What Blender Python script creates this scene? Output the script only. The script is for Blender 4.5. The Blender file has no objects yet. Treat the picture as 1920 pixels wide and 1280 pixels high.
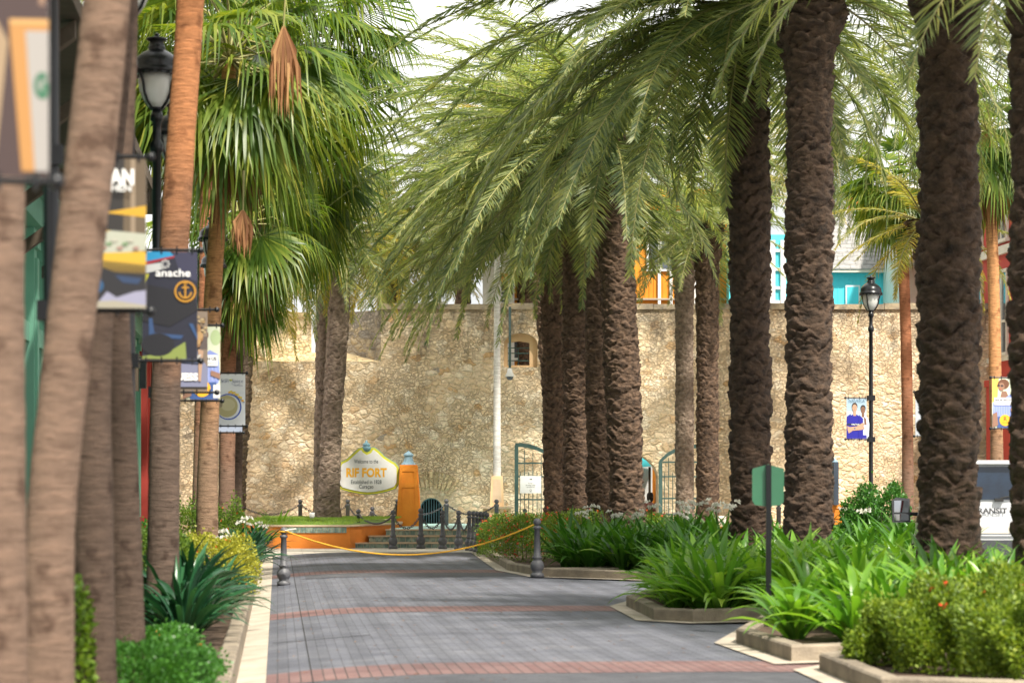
import bpy, bmesh, math, random
import numpy as np
from mathutils import Vector, Matrix, Euler

# ------------------------------------------------------------------ camera, world, sun, exposure
S = bpy.context.scene
F = 1920 * 85.0 / 36.0          # focal length in photograph pixels
HZ = 911.0                      # row of the horizon
CAMZ = 1.6
cam_d = bpy.data.cameras.new('camera')
cam = bpy.data.objects.new('camera', cam_d)
S.collection.objects.link(cam)
cam.location = (0, 0, CAMZ)
cam.rotation_euler = (math.radians(90), 0, 0)
cam_d.lens = 85
cam_d.sensor_width = 36
cam_d.shift_y = (HZ - 640) / 1920.0
cam_d.clip_start = 0.3
cam_d.clip_end = 2000
cam_d.dof.use_dof = True
cam_d.dof.focus_distance = 64
cam_d.dof.aperture_fstop = 2.7
S.camera = cam

SUN_EL, SUN_AZ = math.radians(54), math.radians(150)       # azimuth clockwise from +Y
sdir = Vector((math.sin(SUN_AZ) * math.cos(SUN_EL), math.cos(SUN_AZ) * math.cos(SUN_EL), math.sin(SUN_EL)))
world = bpy.data.worlds.new('World')
S.world = world
world.use_nodes = True
wn, wl = world.node_tree.nodes, world.node_tree.links
wn.clear()
sky = wn.new('ShaderNodeTexSky'); sky.sky_type = 'NISHITA'; sky.sun_disc = False
sky.sun_elevation = SUN_EL; sky.sun_rotation = SUN_AZ
sky.air_density = 1.0; sky.dust_density = 4.0; sky.ozone_density = 1.0
tcw = wn.new('ShaderNodeTexCoord'); mpw = wn.new('ShaderNodeMapping'); mpw.inputs['Scale'].default_value = (1, 1, 2.5)
nzw = wn.new('ShaderNodeTexNoise'); nzw.inputs['Scale'].default_value = 2.2; nzw.inputs['Detail'].default_value = 7
rpw = wn.new('ShaderNodeValToRGB'); rpw.color_ramp.elements[0].position = 0.28; rpw.color_ramp.elements[1].position = 0.48
mxw = wn.new('ShaderNodeMix'); mxw.data_type = 'RGBA'
mxw.inputs[7].default_value = (13.5, 13.4, 13.2, 1)       # thin bright cloud
bgw = wn.new('ShaderNodeBackground'); bgw.inputs['Strength'].default_value = 0.07
ow = wn.new('ShaderNodeOutputWorld')
wl.new(tcw.outputs['Generated'], mpw.inputs[0]); wl.new(mpw.outputs[0], nzw.inputs['Vector'])
wl.new(nzw.outputs['Fac'], rpw.inputs[0]); wl.new(rpw.outputs[0], mxw.inputs[0])
wl.new(sky.outputs[0], mxw.inputs[6]); wl.new(mxw.outputs[2], bgw.inputs[0]); wl.new(bgw.outputs[0], ow.inputs[0])
sun_d = bpy.data.lights.new('sun', 'SUN'); sun_d.energy = 5.0; sun_d.angle = math.radians(3.0); sun_d.color = (1, 0.93, 0.82)
sun = bpy.data.objects.new('sun', sun_d); S.collection.objects.link(sun)
sun.rotation_euler = (-sdir).to_track_quat('-Z', 'Y').to_euler(); sun.location = sdir * 60
S.view_settings.view_transform = 'Standard'
S.view_settings.look = 'None'
S.view_settings.exposure = 0.8
S.view_settings.gamma = 1.0
S.cycles.max_bounces = 6
S.cycles.transparent_max_bounces = 6

# ------------------------------------------------------------------ small helpers
C = S.collection
R = random.Random(7)
NP = np.random.default_rng(11)
PI = math.pi
SA, CA = math.sin(math.atan(0.097)), math.cos(math.atan(0.097))


def W(px, py, Y):
    """photograph pixel at depth Y -> world point"""
    return Vector(((px - 960) * Y / F, Y, CAMZ - (py - HZ) * Y / F))


def wx(px, Y):
    return (px - 960) * Y / F


def wz(py, Y):
    return CAMZ - (py - HZ) * Y / F


def gy(py, z=0.0):
    return (CAMZ - z) * F / (py - HZ)


def G(px, py, z=0.0):
    Y = gy(py, z)
    return ((px - 960) * Y / F, Y)


def UV(u, v):
    """road frame -> world x, y"""
    return (u * CA - v * SA, u * SA + v * CA)


def tag(o, label=None, cat=None, group=None, kind=None):
    if label: o['label'] = label
    if cat: o['category'] = cat
    if group: o['group'] = group
    if kind: o['kind'] = kind
    return o


def thing(name, label, cat, loc=(0, 0, 0), rz=0.0, group=None):
    o = bpy.data.objects.new(name, None); C.objects.link(o)
    o.empty_display_size = 0.2
    o.location = loc; o.rotation_euler = (0, 0, rz)
    return tag(o, label, cat, group)


def dup(o, parent=None):
    c = o.copy(); C.objects.link(c); c.parent = parent
    for ch in list(o.children):
        dup(ch, c)
    return c


class MB:
    """collects geometry, with a material slot per face"""
    def __init__(s):
        s.v, s.f, s.m, s.mats, s.sm = [], [], [], [], []

    def slot(s, m):
        if m is None: m = s.mats[0] if s.mats else None
        if m not in s.mats: s.mats.append(m)
        return s.mats.index(m)

    def add(s, vs, fs, m=None, smooth=False):
        b = len(s.v); k = s.slot(m)
        s.v.extend([tuple(p) for p in vs])
        for f in fs:
            s.f.append([i + b for i in f]); s.m.append(k); s.sm.append(smooth)
        return s

    def box(s, x0, x1, y0, y1, z0, z1, m=None, M=None):
        vs = [Vector((x, y, z)) for z in (z0, z1) for x, y in ((x0, y0), (x1, y0), (x1, y1), (x0, y1))]
        if M: vs = [M @ v for v in vs]
        return s.add(vs, [(3, 2, 1, 0), (4, 5, 6, 7), (0, 1, 5, 4), (1, 2, 6, 5), (2, 3, 7, 6), (3, 0, 4, 7)], m)

    def prism(s, pts, z0, z1, m=None, inset=0.0):
        """vertical prism over a plan polygon; inset bevels its top edge"""
        n = len(pts); a = sum(pts[i][0] * pts[(i + 1) % n][1] - pts[(i + 1) % n][0] * pts[i][1] for i in range(n))
        if a < 0: pts = pts[::-1]
        rings = [[(x, y, z0) for x, y in pts]]
        if inset:
            rings.append([(x, y, z1 - inset) for x, y in pts])
            rings.append([(x, y, z1) for x, y in offset(pts, -inset)])
        else:
            rings.append([(x, y, z1) for x, y in pts])
        vs = [p for r in rings for p in r]; fs = [list(range(n))[::-1]]
        for k in range(len(rings) - 1):
            for i in range(n):
                j = (i + 1) % n
                fs.append((k * n + i, k * n + j, (k + 1) * n + j, (k + 1) * n + i))
        fs.append([(len(rings) - 1) * n + i for i in range(n)])
        return s.add(vs, fs, m)

    def slab(s, pts, y0, y1, m=None):
        """upright slab: outline in x, z between depths y0 < y1"""
        n = len(pts); a = sum(pts[i][0] * pts[(i + 1) % n][1] - pts[(i + 1) % n][0] * pts[i][1] for i in range(n))
        if a < 0: pts = pts[::-1]
        vs = [(x, y0, z) for x, z in pts] + [(x, y1, z) for x, z in pts]
        fs = [list(range(n)), [n + i for i in range(n)][::-1]]
        fs += [(i, n + i, n + (i + 1) % n, (i + 1) % n) for i in range(n)]
        return s.add(vs, fs, m)

    def tube(s, pts, rad, seg=8, m=None, caps=True, smooth=True):
        pts = [Vector(p) for p in pts]; n = len(pts)
        if not hasattr(rad, '__len__'): rad = [rad] * n
        vs, prev = [], None
        for i, p in enumerate(pts):
            t = (pts[min(i + 1, n - 1)] - pts[max(i - 1, 0)]).normalized()
            if prev is None:
                a = Vector((0, 0, 1)) if abs(t.z) < .9 else Vector((1, 0, 0))
                e = t.cross(a).normalized()
            else:
                e = (prev - t * prev.dot(t)).normalized()
            prev = e; g = t.cross(e)
            for k in range(seg):
                an = 2 * PI * k / seg
                vs.append(p + (e * math.cos(an) + g * math.sin(an)) * rad[i])
        fs = [(i * seg + k, i * seg + (k + 1) % seg, (i + 1) * seg + (k + 1) % seg, (i + 1) * seg + k)
              for i in range(n - 1) for k in range(seg)]
        s.add(vs, fs, m, smooth)
        if caps:
            s.add(vs[:seg], [list(range(seg))[::-1]], m); s.add(vs[-seg:], [list(range(seg))], m)
        return s

    def lathe(s, prof, seg=20, m=None, c=(0, 0, 0), smooth=True, phase=0.0):
        vs, fs = [], []
        for r, z in prof:
            for k in range(seg):
                a = 2 * PI * k / seg + phase
                vs.append((c[0] + r * math.cos(a), c[1] + r * math.sin(a), c[2] + z))
        for i in range(len(prof) - 1):
            for k in range(seg):
                fs.append((i * seg + k, i * seg + (k + 1) % seg, (i + 1) * seg + (k + 1) % seg, (i + 1) * seg + k))
        fs.append(list(range(seg))[::-1]); fs.append([(len(prof) - 1) * seg + k for k in range(seg)])
        return s.add(vs, fs, m, smooth)

    def build(s, name, m=None, parent=None, loc=None):
        me = bpy.data.meshes.new(name)
        me.from_pydata(s.v, [], s.f)
        for x in (s.mats if any(s.mats) else [m]):
            me.materials.append(x if x else m)
        if len(s.mats) > 1: me.polygons.foreach_set('material_index', s.m)
        me.polygons.foreach_set('use_smooth', s.sm)
        me.update()
        o = bpy.data.objects.new(name, me); C.objects.link(o)
        if parent: o.parent = parent
        if loc: o.location = loc
        return o


def offset(pts, d):
    """grow (d > 0) a counter-clockwise plan polygon"""
    n = len(pts); out = []
    a = sum(pts[i][0] * pts[(i + 1) % n][1] - pts[(i + 1) % n][0] * pts[i][1] for i in range(n))
    sg = 1 if a > 0 else -1
    for i in range(n):
        p, q, r = Vector(pts[i - 1]), Vector(pts[i]), Vector(pts[(i + 1) % n])
        e1 = (q - p).normalized(); e2 = (r - q).normalized()
        n1 = Vector((e1.y, -e1.x)) * sg; n2 = Vector((e2.y, -e2.x)) * sg
        b = (n1 + n2)
        if b.length < 1e-4: b = n1
        b.normalize()
        k = d / max(b.dot(n1), 0.4)
        out.append((q.x + b.x * k, q.y + b.y * k))
    return out


def mesh_np(name, V, quads=None, tris=None, mat=None, parent=None, smooth=False, loc=None):
    V = np.asarray(V, dtype=np.float32).reshape(-1, 3)
    nq = 0 if quads is None else len(quads); nt = 0 if tris is None else len(tris)
    loops = []
    if nq: loops.append(np.asarray(quads, dtype=np.int32).ravel())
    if nt: loops.append(np.asarray(tris, dtype=np.int32).ravel())
    L = np.concatenate(loops)
    me = bpy.data.meshes.new(name)
    me.vertices.add(len(V)); me.vertices.foreach_set('co', V.ravel())
    me.loops.add(len(L)); me.loops.foreach_set('vertex_index', L)
    me.polygons.add(nq + nt)
    st = np.concatenate([np.arange(nq) * 4, nq * 4 + np.arange(nt) * 3]).astype(np.int32)
    me.polygons.foreach_set('loop_start', st)
    if smooth: me.polygons.foreach_set('use_smooth', np.ones(nq + nt, dtype=bool))
    if mat: me.materials.append(mat)
    me.update(calc_edges=True); me.validate()
    o = bpy.data.objects.new(name, me); C.objects.link(o)
    if parent: o.parent = parent
    if loc is not None: o.location = loc
    return o


# ------------------------------------------------------------------ materials
MATS = {}


def nodes_of(name):
    m = bpy.data.materials.new(name); m.use_nodes = True
    nt = m.node_tree
    return m, nt.nodes, nt.links, nt.nodes['Principled BSDF']


def ramp(N, stops):
    r = N.new('ShaderNodeValToRGB'); e = r.color_ramp.elements
    while len(e) < len(stops): e.new(0.5)
    for k, (p, c) in enumerate(stops):
        e[k].position = p; e[k].color = (*c, 1) if len(c) == 3 else c
    return r


def pm(name, c1, c2=None, scale=6.0, rough=0.7, bump=0.0, bscale=None, metal=0.0, stretch=(1, 1, 1), spec=None, lo=.35, hi=.65):
    """plain painted / mineral surface with mottling"""
    if name in MATS: return MATS[name]
    m, N, L, B = nodes_of(name)
    c2 = c2 or tuple(x * .8 for x in c1)
    tc = N.new('ShaderNodeTexCoord'); mp = N.new('ShaderNodeMapping'); mp.inputs['Scale'].default_value = stretch
    nz = N.new('ShaderNodeTexNoise'); nz.inputs['Scale'].default_value = scale; nz.inputs['Detail'].default_value = 8
    nz.inputs['Roughness'].default_value = .62
    L.new(tc.outputs['Object'], mp.inputs[0]); L.new(mp.outputs[0], nz.inputs['Vector'])
    r = ramp(N, [(lo, c1), (hi, c2)])
    L.new(nz.outputs['Fac'], r.inputs[0]); L.new(r.outputs[0], B.inputs['Base Color'])
    B.inputs['Roughness'].default_value = rough; B.inputs['Metallic'].default_value = metal
    if spec is not None: B.inputs['Specular IOR Level'].default_value = spec
    if bump:
        nb = N.new('ShaderNodeTexNoise'); nb.inputs['Scale'].default_value = bscale or scale * 5; nb.inputs['Detail'].default_value = 6
        L.new(mp.outputs[0], nb.inputs['Vector'])
        bp = N.new('ShaderNodeBump'); bp.inputs['Strength'].default_value = 1; bp.inputs['Distance'].default_value = bump
        L.new(nb.outputs['Fac'], bp.inputs['Height']); L.new(bp.outputs[0], B.inputs['Normal'])
    MATS[name] = m
    return m


def leaf_mat(name, stops, transl=0.35, rough=0.45, tcol=None, clump=0.9):
    """leaves: hue differs from leaf to leaf and, more slowly, through the plant"""
    if name in MATS: return MATS[name]
    m, N, L, B = nodes_of(name)
    ge = N.new('ShaderNodeNewGeometry'); tc = N.new('ShaderNodeTexCoord')
    nz = N.new('ShaderNodeTexNoise'); nz.inputs['Scale'].default_value = clump; nz.inputs['Detail'].default_value = 3
    L.new(tc.outputs['Object'], nz.inputs['Vector'])
    a = N.new('ShaderNodeMath'); a.operation = 'MULTIPLY_ADD'; a.inputs[1].default_value = .55; a.inputs[2].default_value = -.02
    b = N.new('ShaderNodeMath'); b.operation = 'MULTIPLY_ADD'; b.inputs[1].default_value = 1.0
    L.new(ge.outputs['Random Per Island'], a.inputs[0]); L.new(nz.outputs['Fac'], b.inputs[0]); L.new(a.outputs[0], b.inputs[2])
    sub = N.new('ShaderNodeMath'); sub.operation = 'SUBTRACT'; sub.inputs[1].default_value = .27
    L.new(b.outputs[0], sub.inputs[0])
    r = ramp(N, stops); L.new(sub.outputs[0], r.inputs[0]); L.new(r.outputs[0], B.inputs['Base Color'])
    B.inputs['Roughness'].default_value = rough; B.inputs['Specular IOR Level'].default_value = .35
    t = N.new('ShaderNodeBsdfTranslucent')
    hs = N.new('ShaderNodeMix'); hs.data_type = 'RGBA'; hs.blend_type = 'MULTIPLY'; hs.inputs[0].default_value = 1
    L.new(r.outputs[0], hs.inputs[6]); hs.inputs[7].default_value = (*(tcol or (1.9, 2.0, .9)), 1)
    L.new(hs.outputs[2], t.inputs[0])
    mx = N.new('ShaderNodeMixShader'); mx.inputs[0].default_value = transl
    L.new(B.outputs[0], mx.inputs[1]); L.new(t.outputs[0], mx.inputs[2])
    L.new(mx.outputs[0], N['Material Output'].inputs[0])
    MATS[name] = m
    return m


def stone_mat(name, scale=3.7, stops=None, mortar=(.72, .58, .40), stain=1.0, smooth_patch=True):
    m, N, L, B = nodes_of(name)
    tc = N.new('ShaderNodeTexCoord'); mp = N.new('ShaderNodeMapping'); mp.inputs['Scale'].default_value = (1, 1, 1.45)
    L.new(tc.outputs['Object'], mp.inputs[0])
    n1 = N.new('ShaderNodeTexNoise'); n1.inputs['Scale'].default_value = 4.2; n1.inputs['Detail'].default_value = 6
    L.new(mp.outputs[0], n1.inputs['Vector'])
    ad = N.new('ShaderNodeVectorMath'); ad.operation = 'MULTIPLY_ADD'
    ad.inputs[1].default_value = (.38, .38, .38); L.new(n1.outputs['Color'], ad.inputs[0]); L.new(mp.outputs[0], ad.inputs[2])
    vs = []
    for ft in ('F1', 'DISTANCE_TO_EDGE'):
        v = N.new('ShaderNodeTexVoronoi'); v.feature = ft; v.inputs['Scale'].default_value = scale
        L.new(ad.outputs[0], v.inputs['Vector']); vs.append(v)
    # a finer layer of small stones mixed in patches
    v2 = N.new('ShaderNodeTexVoronoi'); v2.feature = 'DISTANCE_TO_EDGE'; v2.inputs['Scale'].default_value = scale * 2.1
    L.new(ad.outputs[0], v2.inputs['Vector'])
    big = N.new('ShaderNodeTexNoise'); big.inputs['Scale'].default_value = .55; big.inputs['Detail'].default_value = 3
    L.new(tc.outputs['Object'], big.inputs['Vector'])
    br = ramp(N, [(.45, (0, 0, 0)), (.50, (1, 1, 1))]); L.new(big.outputs['Fac'], br.inputs[0])
    d2 = N.new('ShaderNodeMath'); d2.operation = 'MULTIPLY'; d2.inputs[1].default_value = 2.1; L.new(v2.outputs['Distance'], d2.inputs[0])
    dm = N.new('ShaderNodeMix'); dm.data_type = 'FLOAT'
    L.new(br.outputs[0], dm.inputs[0]); L.new(vs[1].outputs['Distance'], dm.inputs[2]); L.new(d2.outputs[0], dm.inputs[3])
    sep = N.new('ShaderNodeSeparateColor'); L.new(vs[0].outputs['Color'], sep.inputs[0])
    cr = ramp(N, stops or [(.0, (.62, .47, .30)), (.2, (.76, .60, .41)), (.45, (.84, .69, .49)), (.62, (.70, .54, .35)), (.8, (.88, .77, .60)), (.94, (.66, .50, .33)), (.985, (.62, .40, .20)), (1, (.40, .36, .31))])
    L.new(sep.outputs[0], cr.inputs[0])
    # surface mottling
    n2 = N.new('ShaderNodeTexNoise'); n2.inputs['Scale'].default_value = 9; n2.inputs['Detail'].default_value = 8; n2.inputs['Roughness'].default_value = .7
    L.new(tc.outputs['Object'], n2.inputs['Vector'])
    mr = ramp(N, [(.28, (.58, .56, .52)), (.45, (1.0, .985, .95)), (.7, (1.18, 1.15, 1.1))]); L.new(n2.outputs['Fac'], mr.inputs[0])
    mul = N.new('ShaderNodeMix'); mul.data_type = 'RGBA'; mul.blend_type = 'MULTIPLY'; mul.inputs[0].default_value = 1
    L.new(cr.outputs[0], mul.inputs[6]); L.new(mr.outputs[0], mul.inputs[7])
    er = ramp(N, [(.03, (1, 1, 1)), (.10, (0, 0, 0))]); L.new(dm.outputs[0], er.inputs[0])
    mo = N.new('ShaderNodeMix'); mo.data_type = 'RGBA'; mo.inputs[7].default_value = (*mortar, 1)
    em = N.new('ShaderNodeMath'); em.operation = 'MULTIPLY'; em.inputs[1].default_value = .75; L.new(er.outputs[0], em.inputs[0])
    L.new(em.outputs[0], mo.inputs[0]); L.new(mul.outputs[2], mo.inputs[6])
    # weathering: grey growth running down from the coping, in streaks
    sp = N.new('ShaderNodeSeparateXYZ'); L.new(tc.outputs['Object'], sp.inputs[0])
    ms = N.new('ShaderNodeMapping'); ms.inputs['Scale'].default_value = (.55, .5, .22); L.new(tc.outputs['Object'], ms.inputs[0])
    n3 = N.new('ShaderNodeTexNoise'); n3.inputs['Scale'].default_value = 2.4; n3.inputs['Detail'].default_value = 9; n3.inputs['Roughness'].default_value = .72
    L.new(ms.outputs[0], n3.inputs['Vector'])
    hz = N.new('ShaderNodeMapRange'); hz.inputs[1].default_value = 2.0; hz.inputs[2].default_value = 7.0; hz.inputs[3].default_value = -.26; hz.inputs[4].default_value = .04
    L.new(sp.outputs[2], hz.inputs[0])
    sm = N.new('ShaderNodeMath'); sm.operation = 'ADD'; L.new(n3.outputs['Fac'], sm.inputs[0]); L.new(hz.outputs[0], sm.inputs[1])
    sr = ramp(N, [(.475, (0, 0, 0)), (.60, (1, 1, 1))]); L.new(sm.outputs[0], sr.inputs[0])
    sk = N.new('ShaderNodeMath'); sk.operation = 'MULTIPLY'; sk.inputs[1].default_value = .6 * stain; L.new(sr.outputs[0], sk.inputs[0])
    st = N.new('ShaderNodeMix'); st.data_type = 'RGBA'; st.inputs[7].default_value = (.13, .115, .095, 1)
    L.new(sk.outputs[0], st.inputs[0]); L.new(mo.outputs[2], st.inputs[6])
    L.new(st.outputs[2], B.inputs['Base Color']); B.inputs['Roughness'].default_value = .92; B.inputs['Specular IOR Level'].default_value = .2
    hr = ramp(N, [(0, (0, 0, 0)), (.10, (.45, .45, .45)), (.28, (1, 1, 1))]); L.new(dm.outputs[0], hr.inputs[0])
    hh = N.new('ShaderNodeMath'); hh.operation = 'MULTIPLY_ADD'; hh.inputs[1].default_value = .75; L.new(n2.outputs['Fac'], hh.inputs[0]); L.new(hr.outputs[0], hh.inputs[2])
    h2 = N.new('ShaderNodeMath'); h2.operation = 'MULTIPLY_ADD'; h2.inputs[1].default_value = .5; L.new(sep.outputs[1], h2.inputs[0]); L.new(hh.outputs[0], h2.inputs[2])
    bp = N.new('ShaderNodeBump'); bp.inputs['Strength'].default_value = 1; bp.inputs['Distance'].default_value = .05
    L.new(h2.outputs[0], bp.inputs['Height']); L.new(bp.outputs[0], B.inputs['Normal'])
    MATS[name] = m
    return m


def paver_mat(name, c1, c2, mort, bw=.20, bh=.10, rot=0.0, stripe=0.0, off=.5):
    """concrete block paving laid in the road's own direction; stripe = courses of lighter and darker blocks"""
    m, N, L, B = nodes_of(name)
    tc = N.new('ShaderNodeTexCoord'); mp = N.new('ShaderNodeMapping'); mp.vector_type = 'TEXTURE'
    mp.inputs['Rotation'].default_value = (0, 0, math.atan(.097) + rot)
    L.new(tc.outputs['Object'], mp.inputs[0])
    b = N.new('ShaderNodeTexBrick'); b.offset = off
    b.inputs['Scale'].default_value = 1; b.inputs['Brick Width'].default_value = bw; b.inputs['Row Height'].default_value = bh
    b.inputs['Mortar Size'].default_value = .006; b.inputs['Mortar Smooth'].default_value = .3; b.inputs['Bias'].default_value = 0
    b.inputs['Color1'].default_value = (*c1, 1); b.inputs['Color2'].default_value = (*c2, 1); b.inputs['Mortar'].default_value = (*mort, 1)
    L.new(mp.outputs[0], b.inputs['Vector'])
    n = N.new('ShaderNodeTexNoise'); n.inputs['Scale'].default_value = .9; n.inputs['Detail'].default_value = 8; n.inputs['Roughness'].default_value = .65
    L.new(tc.outputs['Object'], n.inputs['Vector'])
    r = ramp(N, [(.28, (.60, .60, .62)), (.45, (.92, .92, .94)), (.55, (1.02, 1.02, 1.02)), (.72, (1.35, 1.31, 1.25))]); L.new(n.outputs['Fac'], r.inputs[0])
    mu = N.new('ShaderNodeMix'); mu.data_type = 'RGBA'; mu.blend_type = 'MULTIPLY'; mu.inputs[0].default_value = 1
    L.new(b.outputs['Color'], mu.inputs[6]); L.new(r.outputs[0], mu.inputs[7])
    col = mu.outputs[2]
    if stripe:
        ck = N.new('ShaderNodeTexBrick'); ck.offset = .5
        ck.inputs['Scale'].default_value = 1; ck.inputs['Brick Width'].default_value = .30; ck.inputs['Row Height'].default_value = .9
        ck.inputs['Mortar Size'].default_value = .0; ck.inputs['Color1'].default_value = (1 - stripe,) * 3 + (1,); ck.inputs['Color2'].default_value = (1 + stripe,) * 3 + (1,)
        wv = N.new('ShaderNodeTexWave'); wv.bands_direction = 'X'; wv.inputs['Scale'].default_value = .8; wv.inputs['Distortion'].default_value = .7
        wv.inputs['Detail'].default_value = 2; wv.inputs['Detail Scale'].default_value = .6
        L.new(mp.outputs[0], wv.inputs['Vector'])
        wr = ramp(N, [(.25, (1 - stripe,) * 3), (.75, (1 + stripe,) * 3)]); L.new(wv.outputs['Fac'], wr.inputs[0])
        m2 = N.new('ShaderNodeMix'); m2.data_type = 'RGBA'; m2.blend_type = 'MULTIPLY'; m2.inputs[0].default_value = 1
        L.new(col, m2.inputs[6]); L.new(wr.outputs[0], m2.inputs[7]); col = m2.outputs[2]
    L.new(col, B.inputs['Base Color'])
    B.inputs['Roughness'].default_value = .62; B.inputs['Specular IOR Level'].default_value = .4
    nb = N.new('ShaderNodeTexNoise'); nb.inputs['Scale'].default_value = 60; L.new(tc.outputs['Object'], nb.inputs['Vector'])
    ma = N.new('ShaderNodeMath'); ma.operation = 'MULTIPLY_ADD'; ma.inputs[1].default_value = .25; L.new(nb.outputs['Fac'], ma.inputs[0])
    iv = N.new('ShaderNodeMath'); iv.operation = 'SUBTRACT'; iv.inputs[0].default_value = 1; L.new(b.outputs['Fac'], iv.inputs[1]); L.new(iv.outputs[0], ma.inputs[2])
    bp = N.new('ShaderNodeBump'); bp.inputs['Distance'].default_value = .006; L.new(ma.outputs[0], bp.inputs['Height']); L.new(bp.outputs[0], B.inputs['Normal'])
    MATS[name] = m
    return m


def bark_mat(name, low, high, z0, z1, ring=True):
    """smooth ringed bark, newer and redder wood above, weathered grey below"""
    if name in MATS: return MATS[name]
    m, N, L, B = nodes_of(name)
    tc = N.new('ShaderNodeTexCoord'); sp = N.new('ShaderNodeSeparateXYZ'); L.new(tc.outputs['Object'], sp.inputs[0])
    n0 = N.new('ShaderNodeTexNoise'); n0.inputs['Scale'].default_value = 1.6; n0.inputs['Detail'].default_value = 6
    L.new(tc.outputs['Object'], n0.inputs['Vector'])
    mr = N.new('ShaderNodeMapRange'); mr.inputs[1].default_value = z0; mr.inputs[2].default_value = z1
    ma = N.new('ShaderNodeMath'); ma.operation = 'MULTIPLY_ADD'; ma.inputs[1].default_value = 3.0; L.new(n0.outputs['Fac'], ma.inputs[0])
    s0 = N.new('ShaderNodeMath'); s0.operation = 'SUBTRACT'; s0.inputs[1].default_value = 1.5; L.new(sp.outputs[2], s0.inputs[0]); L.new(s0.outputs[0], ma.inputs[2])
    L.new(ma.outputs[0], mr.inputs[0])
    mx = N.new('ShaderNodeMix'); mx.data_type = 'RGBA'; mx.inputs[6].default_value = (*low, 1); mx.inputs[7].default_value = (*high, 1)
    L.new(mr.outputs[0], mx.inputs[0])
    mp = N.new('ShaderNodeMapping'); mp.inputs['Scale'].default_value = (2.5, 2.5, 14); L.new(tc.outputs['Object'], mp.inputs[0])
    n1 = N.new('ShaderNodeTexNoise'); n1.inputs['Scale'].default_value = 2.2; n1.inputs['Detail'].default_value = 9; n1.inputs['Roughness'].default_value = .75
    L.new(mp.outputs[0], n1.inputs['Vector'])
    r = ramp(N, [(.32, (.55, .52, .5)), (.5, (.95, .95, .95)), (.7, (1.35, 1.3, 1.25))]); L.new(n1.outputs['Fac'], r.inputs[0])
    mu = N.new('ShaderNodeMix'); mu.data_type = 'RGBA'; mu.blend_type = 'MULTIPLY'; mu.inputs[0].default_value = 1
    L.new(mx.outputs[2], mu.inputs[6]); L.new(r.outputs[0], mu.inputs[7])
    n2 = N.new('ShaderNodeTexNoise'); n2.inputs['Scale'].default_value = 5.5; n2.inputs['Detail'].default_value = 5
    L.new(tc.outputs['Object'], n2.inputs['Vector'])
    r2 = ramp(N, [(.56, (1, 1, 1)), (.68, (.35, .30, .28))]); L.new(n2.outputs['Fac'], r2.inputs[0])
    m3 = N.new('ShaderNodeMix'); m3.data_type = 'RGBA'; m3.blend_type = 'MULTIPLY'; m3.inputs[0].default_value = .75
    L.new(mu.outputs[2], m3.inputs[6]); L.new(r2.outputs[0], m3.inputs[7]); L.new(m3.outputs[2], B.inputs['Base Color'])
    B.inputs['Roughness'].default_value = .85; B.inputs['Specular IOR Level'].default_value = .2
    bp = N.new('ShaderNodeBump'); bp.inputs['Distance'].default_value = .03; L.new(n1.outputs['Fac'], bp.inputs['Height']); L.new(bp.outputs[0], B.inputs['Normal'])
    MATS[name] = m
    return m


def col(name, c, rough=.6, metal=0.0, spec=None):
    return pm(name, c, tuple(x * .9 for x in c), 4, rough, metal=metal, spec=spec)


def flat(c, rough=.55):
    """printed ink"""
    k = 'ink_%02x%02x%02x' % tuple(int(max(0, min(1, x)) * 255) for x in c)
    if k in MATS: return MATS[k]
    m, N, L, B = nodes_of(k); B.inputs['Base Color'].default_value = (*c, 1); B.inputs['Roughness'].default_value = rough
    MATS[k] = m
    return m


M_STONE = stone_mat('rubble_stone')
M_STONE_PALE = stone_mat('pale_sunlit_rubble', 2.4, [(0, (.62, .48, .28)), (.4, (.72, .58, .36)), (.8, (.66, .50, .30)), (1, (.70, .60, .44))], (.68, .56, .36), .12)  # pale stone; on the left embrasure cheek its brightness is sunlight put into colour
M_STONE_GREY = stone_mat('shaded_weathered_rubble', 3.2, [(0, (.28, .25, .22)), (.4, (.40, .36, .31)), (.8, (.48, .40, .28)), (1, (.32, .30, .28))], (.36, .31, .25), .9)  # right embrasure cheek: its shade is put into the grey, over weathering stains
M_COPING = pm('coping_stone', (.42, .34, .22), (.20, .17, .13), 3, .9, .02, 22)
M_ROAD = paver_mat('grey_pavers', (.100, .106, .130), (.145, .150, .175), (.042, .043, .048), stripe=.09)
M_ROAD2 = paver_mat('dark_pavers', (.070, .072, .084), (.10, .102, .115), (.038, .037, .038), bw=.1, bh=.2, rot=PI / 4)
M_RED = paver_mat('red_pavers', (.165, .088, .084), (.205, .125, .118), (.06, .05, .05), bw=.10, bh=.20, off=0)
M_PLAZA = paver_mat('pale_paving', (.60, .54, .45), (.66, .61, .52), (.42, .37, .30), bw=.6, bh=.6)
M_KERB = pm('kerb_concrete', (.32, .265, .195), (.17, .14, .105), 2.5, .9, .01, 40)
M_GUTTER = pm('pale_concrete', (.48, .42, .34), (.33, .285, .225), 2.2, .85, .006, 50)
M_SOIL = pm('soil', (.055, .035, .022), (.11, .07, .045), 7, 1, .04, 25)
M_GROUND = pm('ground_pave', (.36, .33, .29), (.28, .26, .23), .8, .9)
M_BLACK = pm('black_iron', (.006, .0065, .008), (.010, .011, .013), 8, .3, .0006, 40, spec=.4)
M_IRON = pm('grey_cast_iron', (.070, .072, .082), (.115, .115, .125), 12, .5, .004, 40, spec=.5)
M_ORANGE = pm('orange_plaster', (.80, .27, .018), (.68, .21, .014), 2.5, .75, .004, 30)
M_ORANGE2 = pm('yellow_orange_plaster', (.85, .36, .03), (.80, .30, .02), 2.5, .75, .004, 30)
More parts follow.
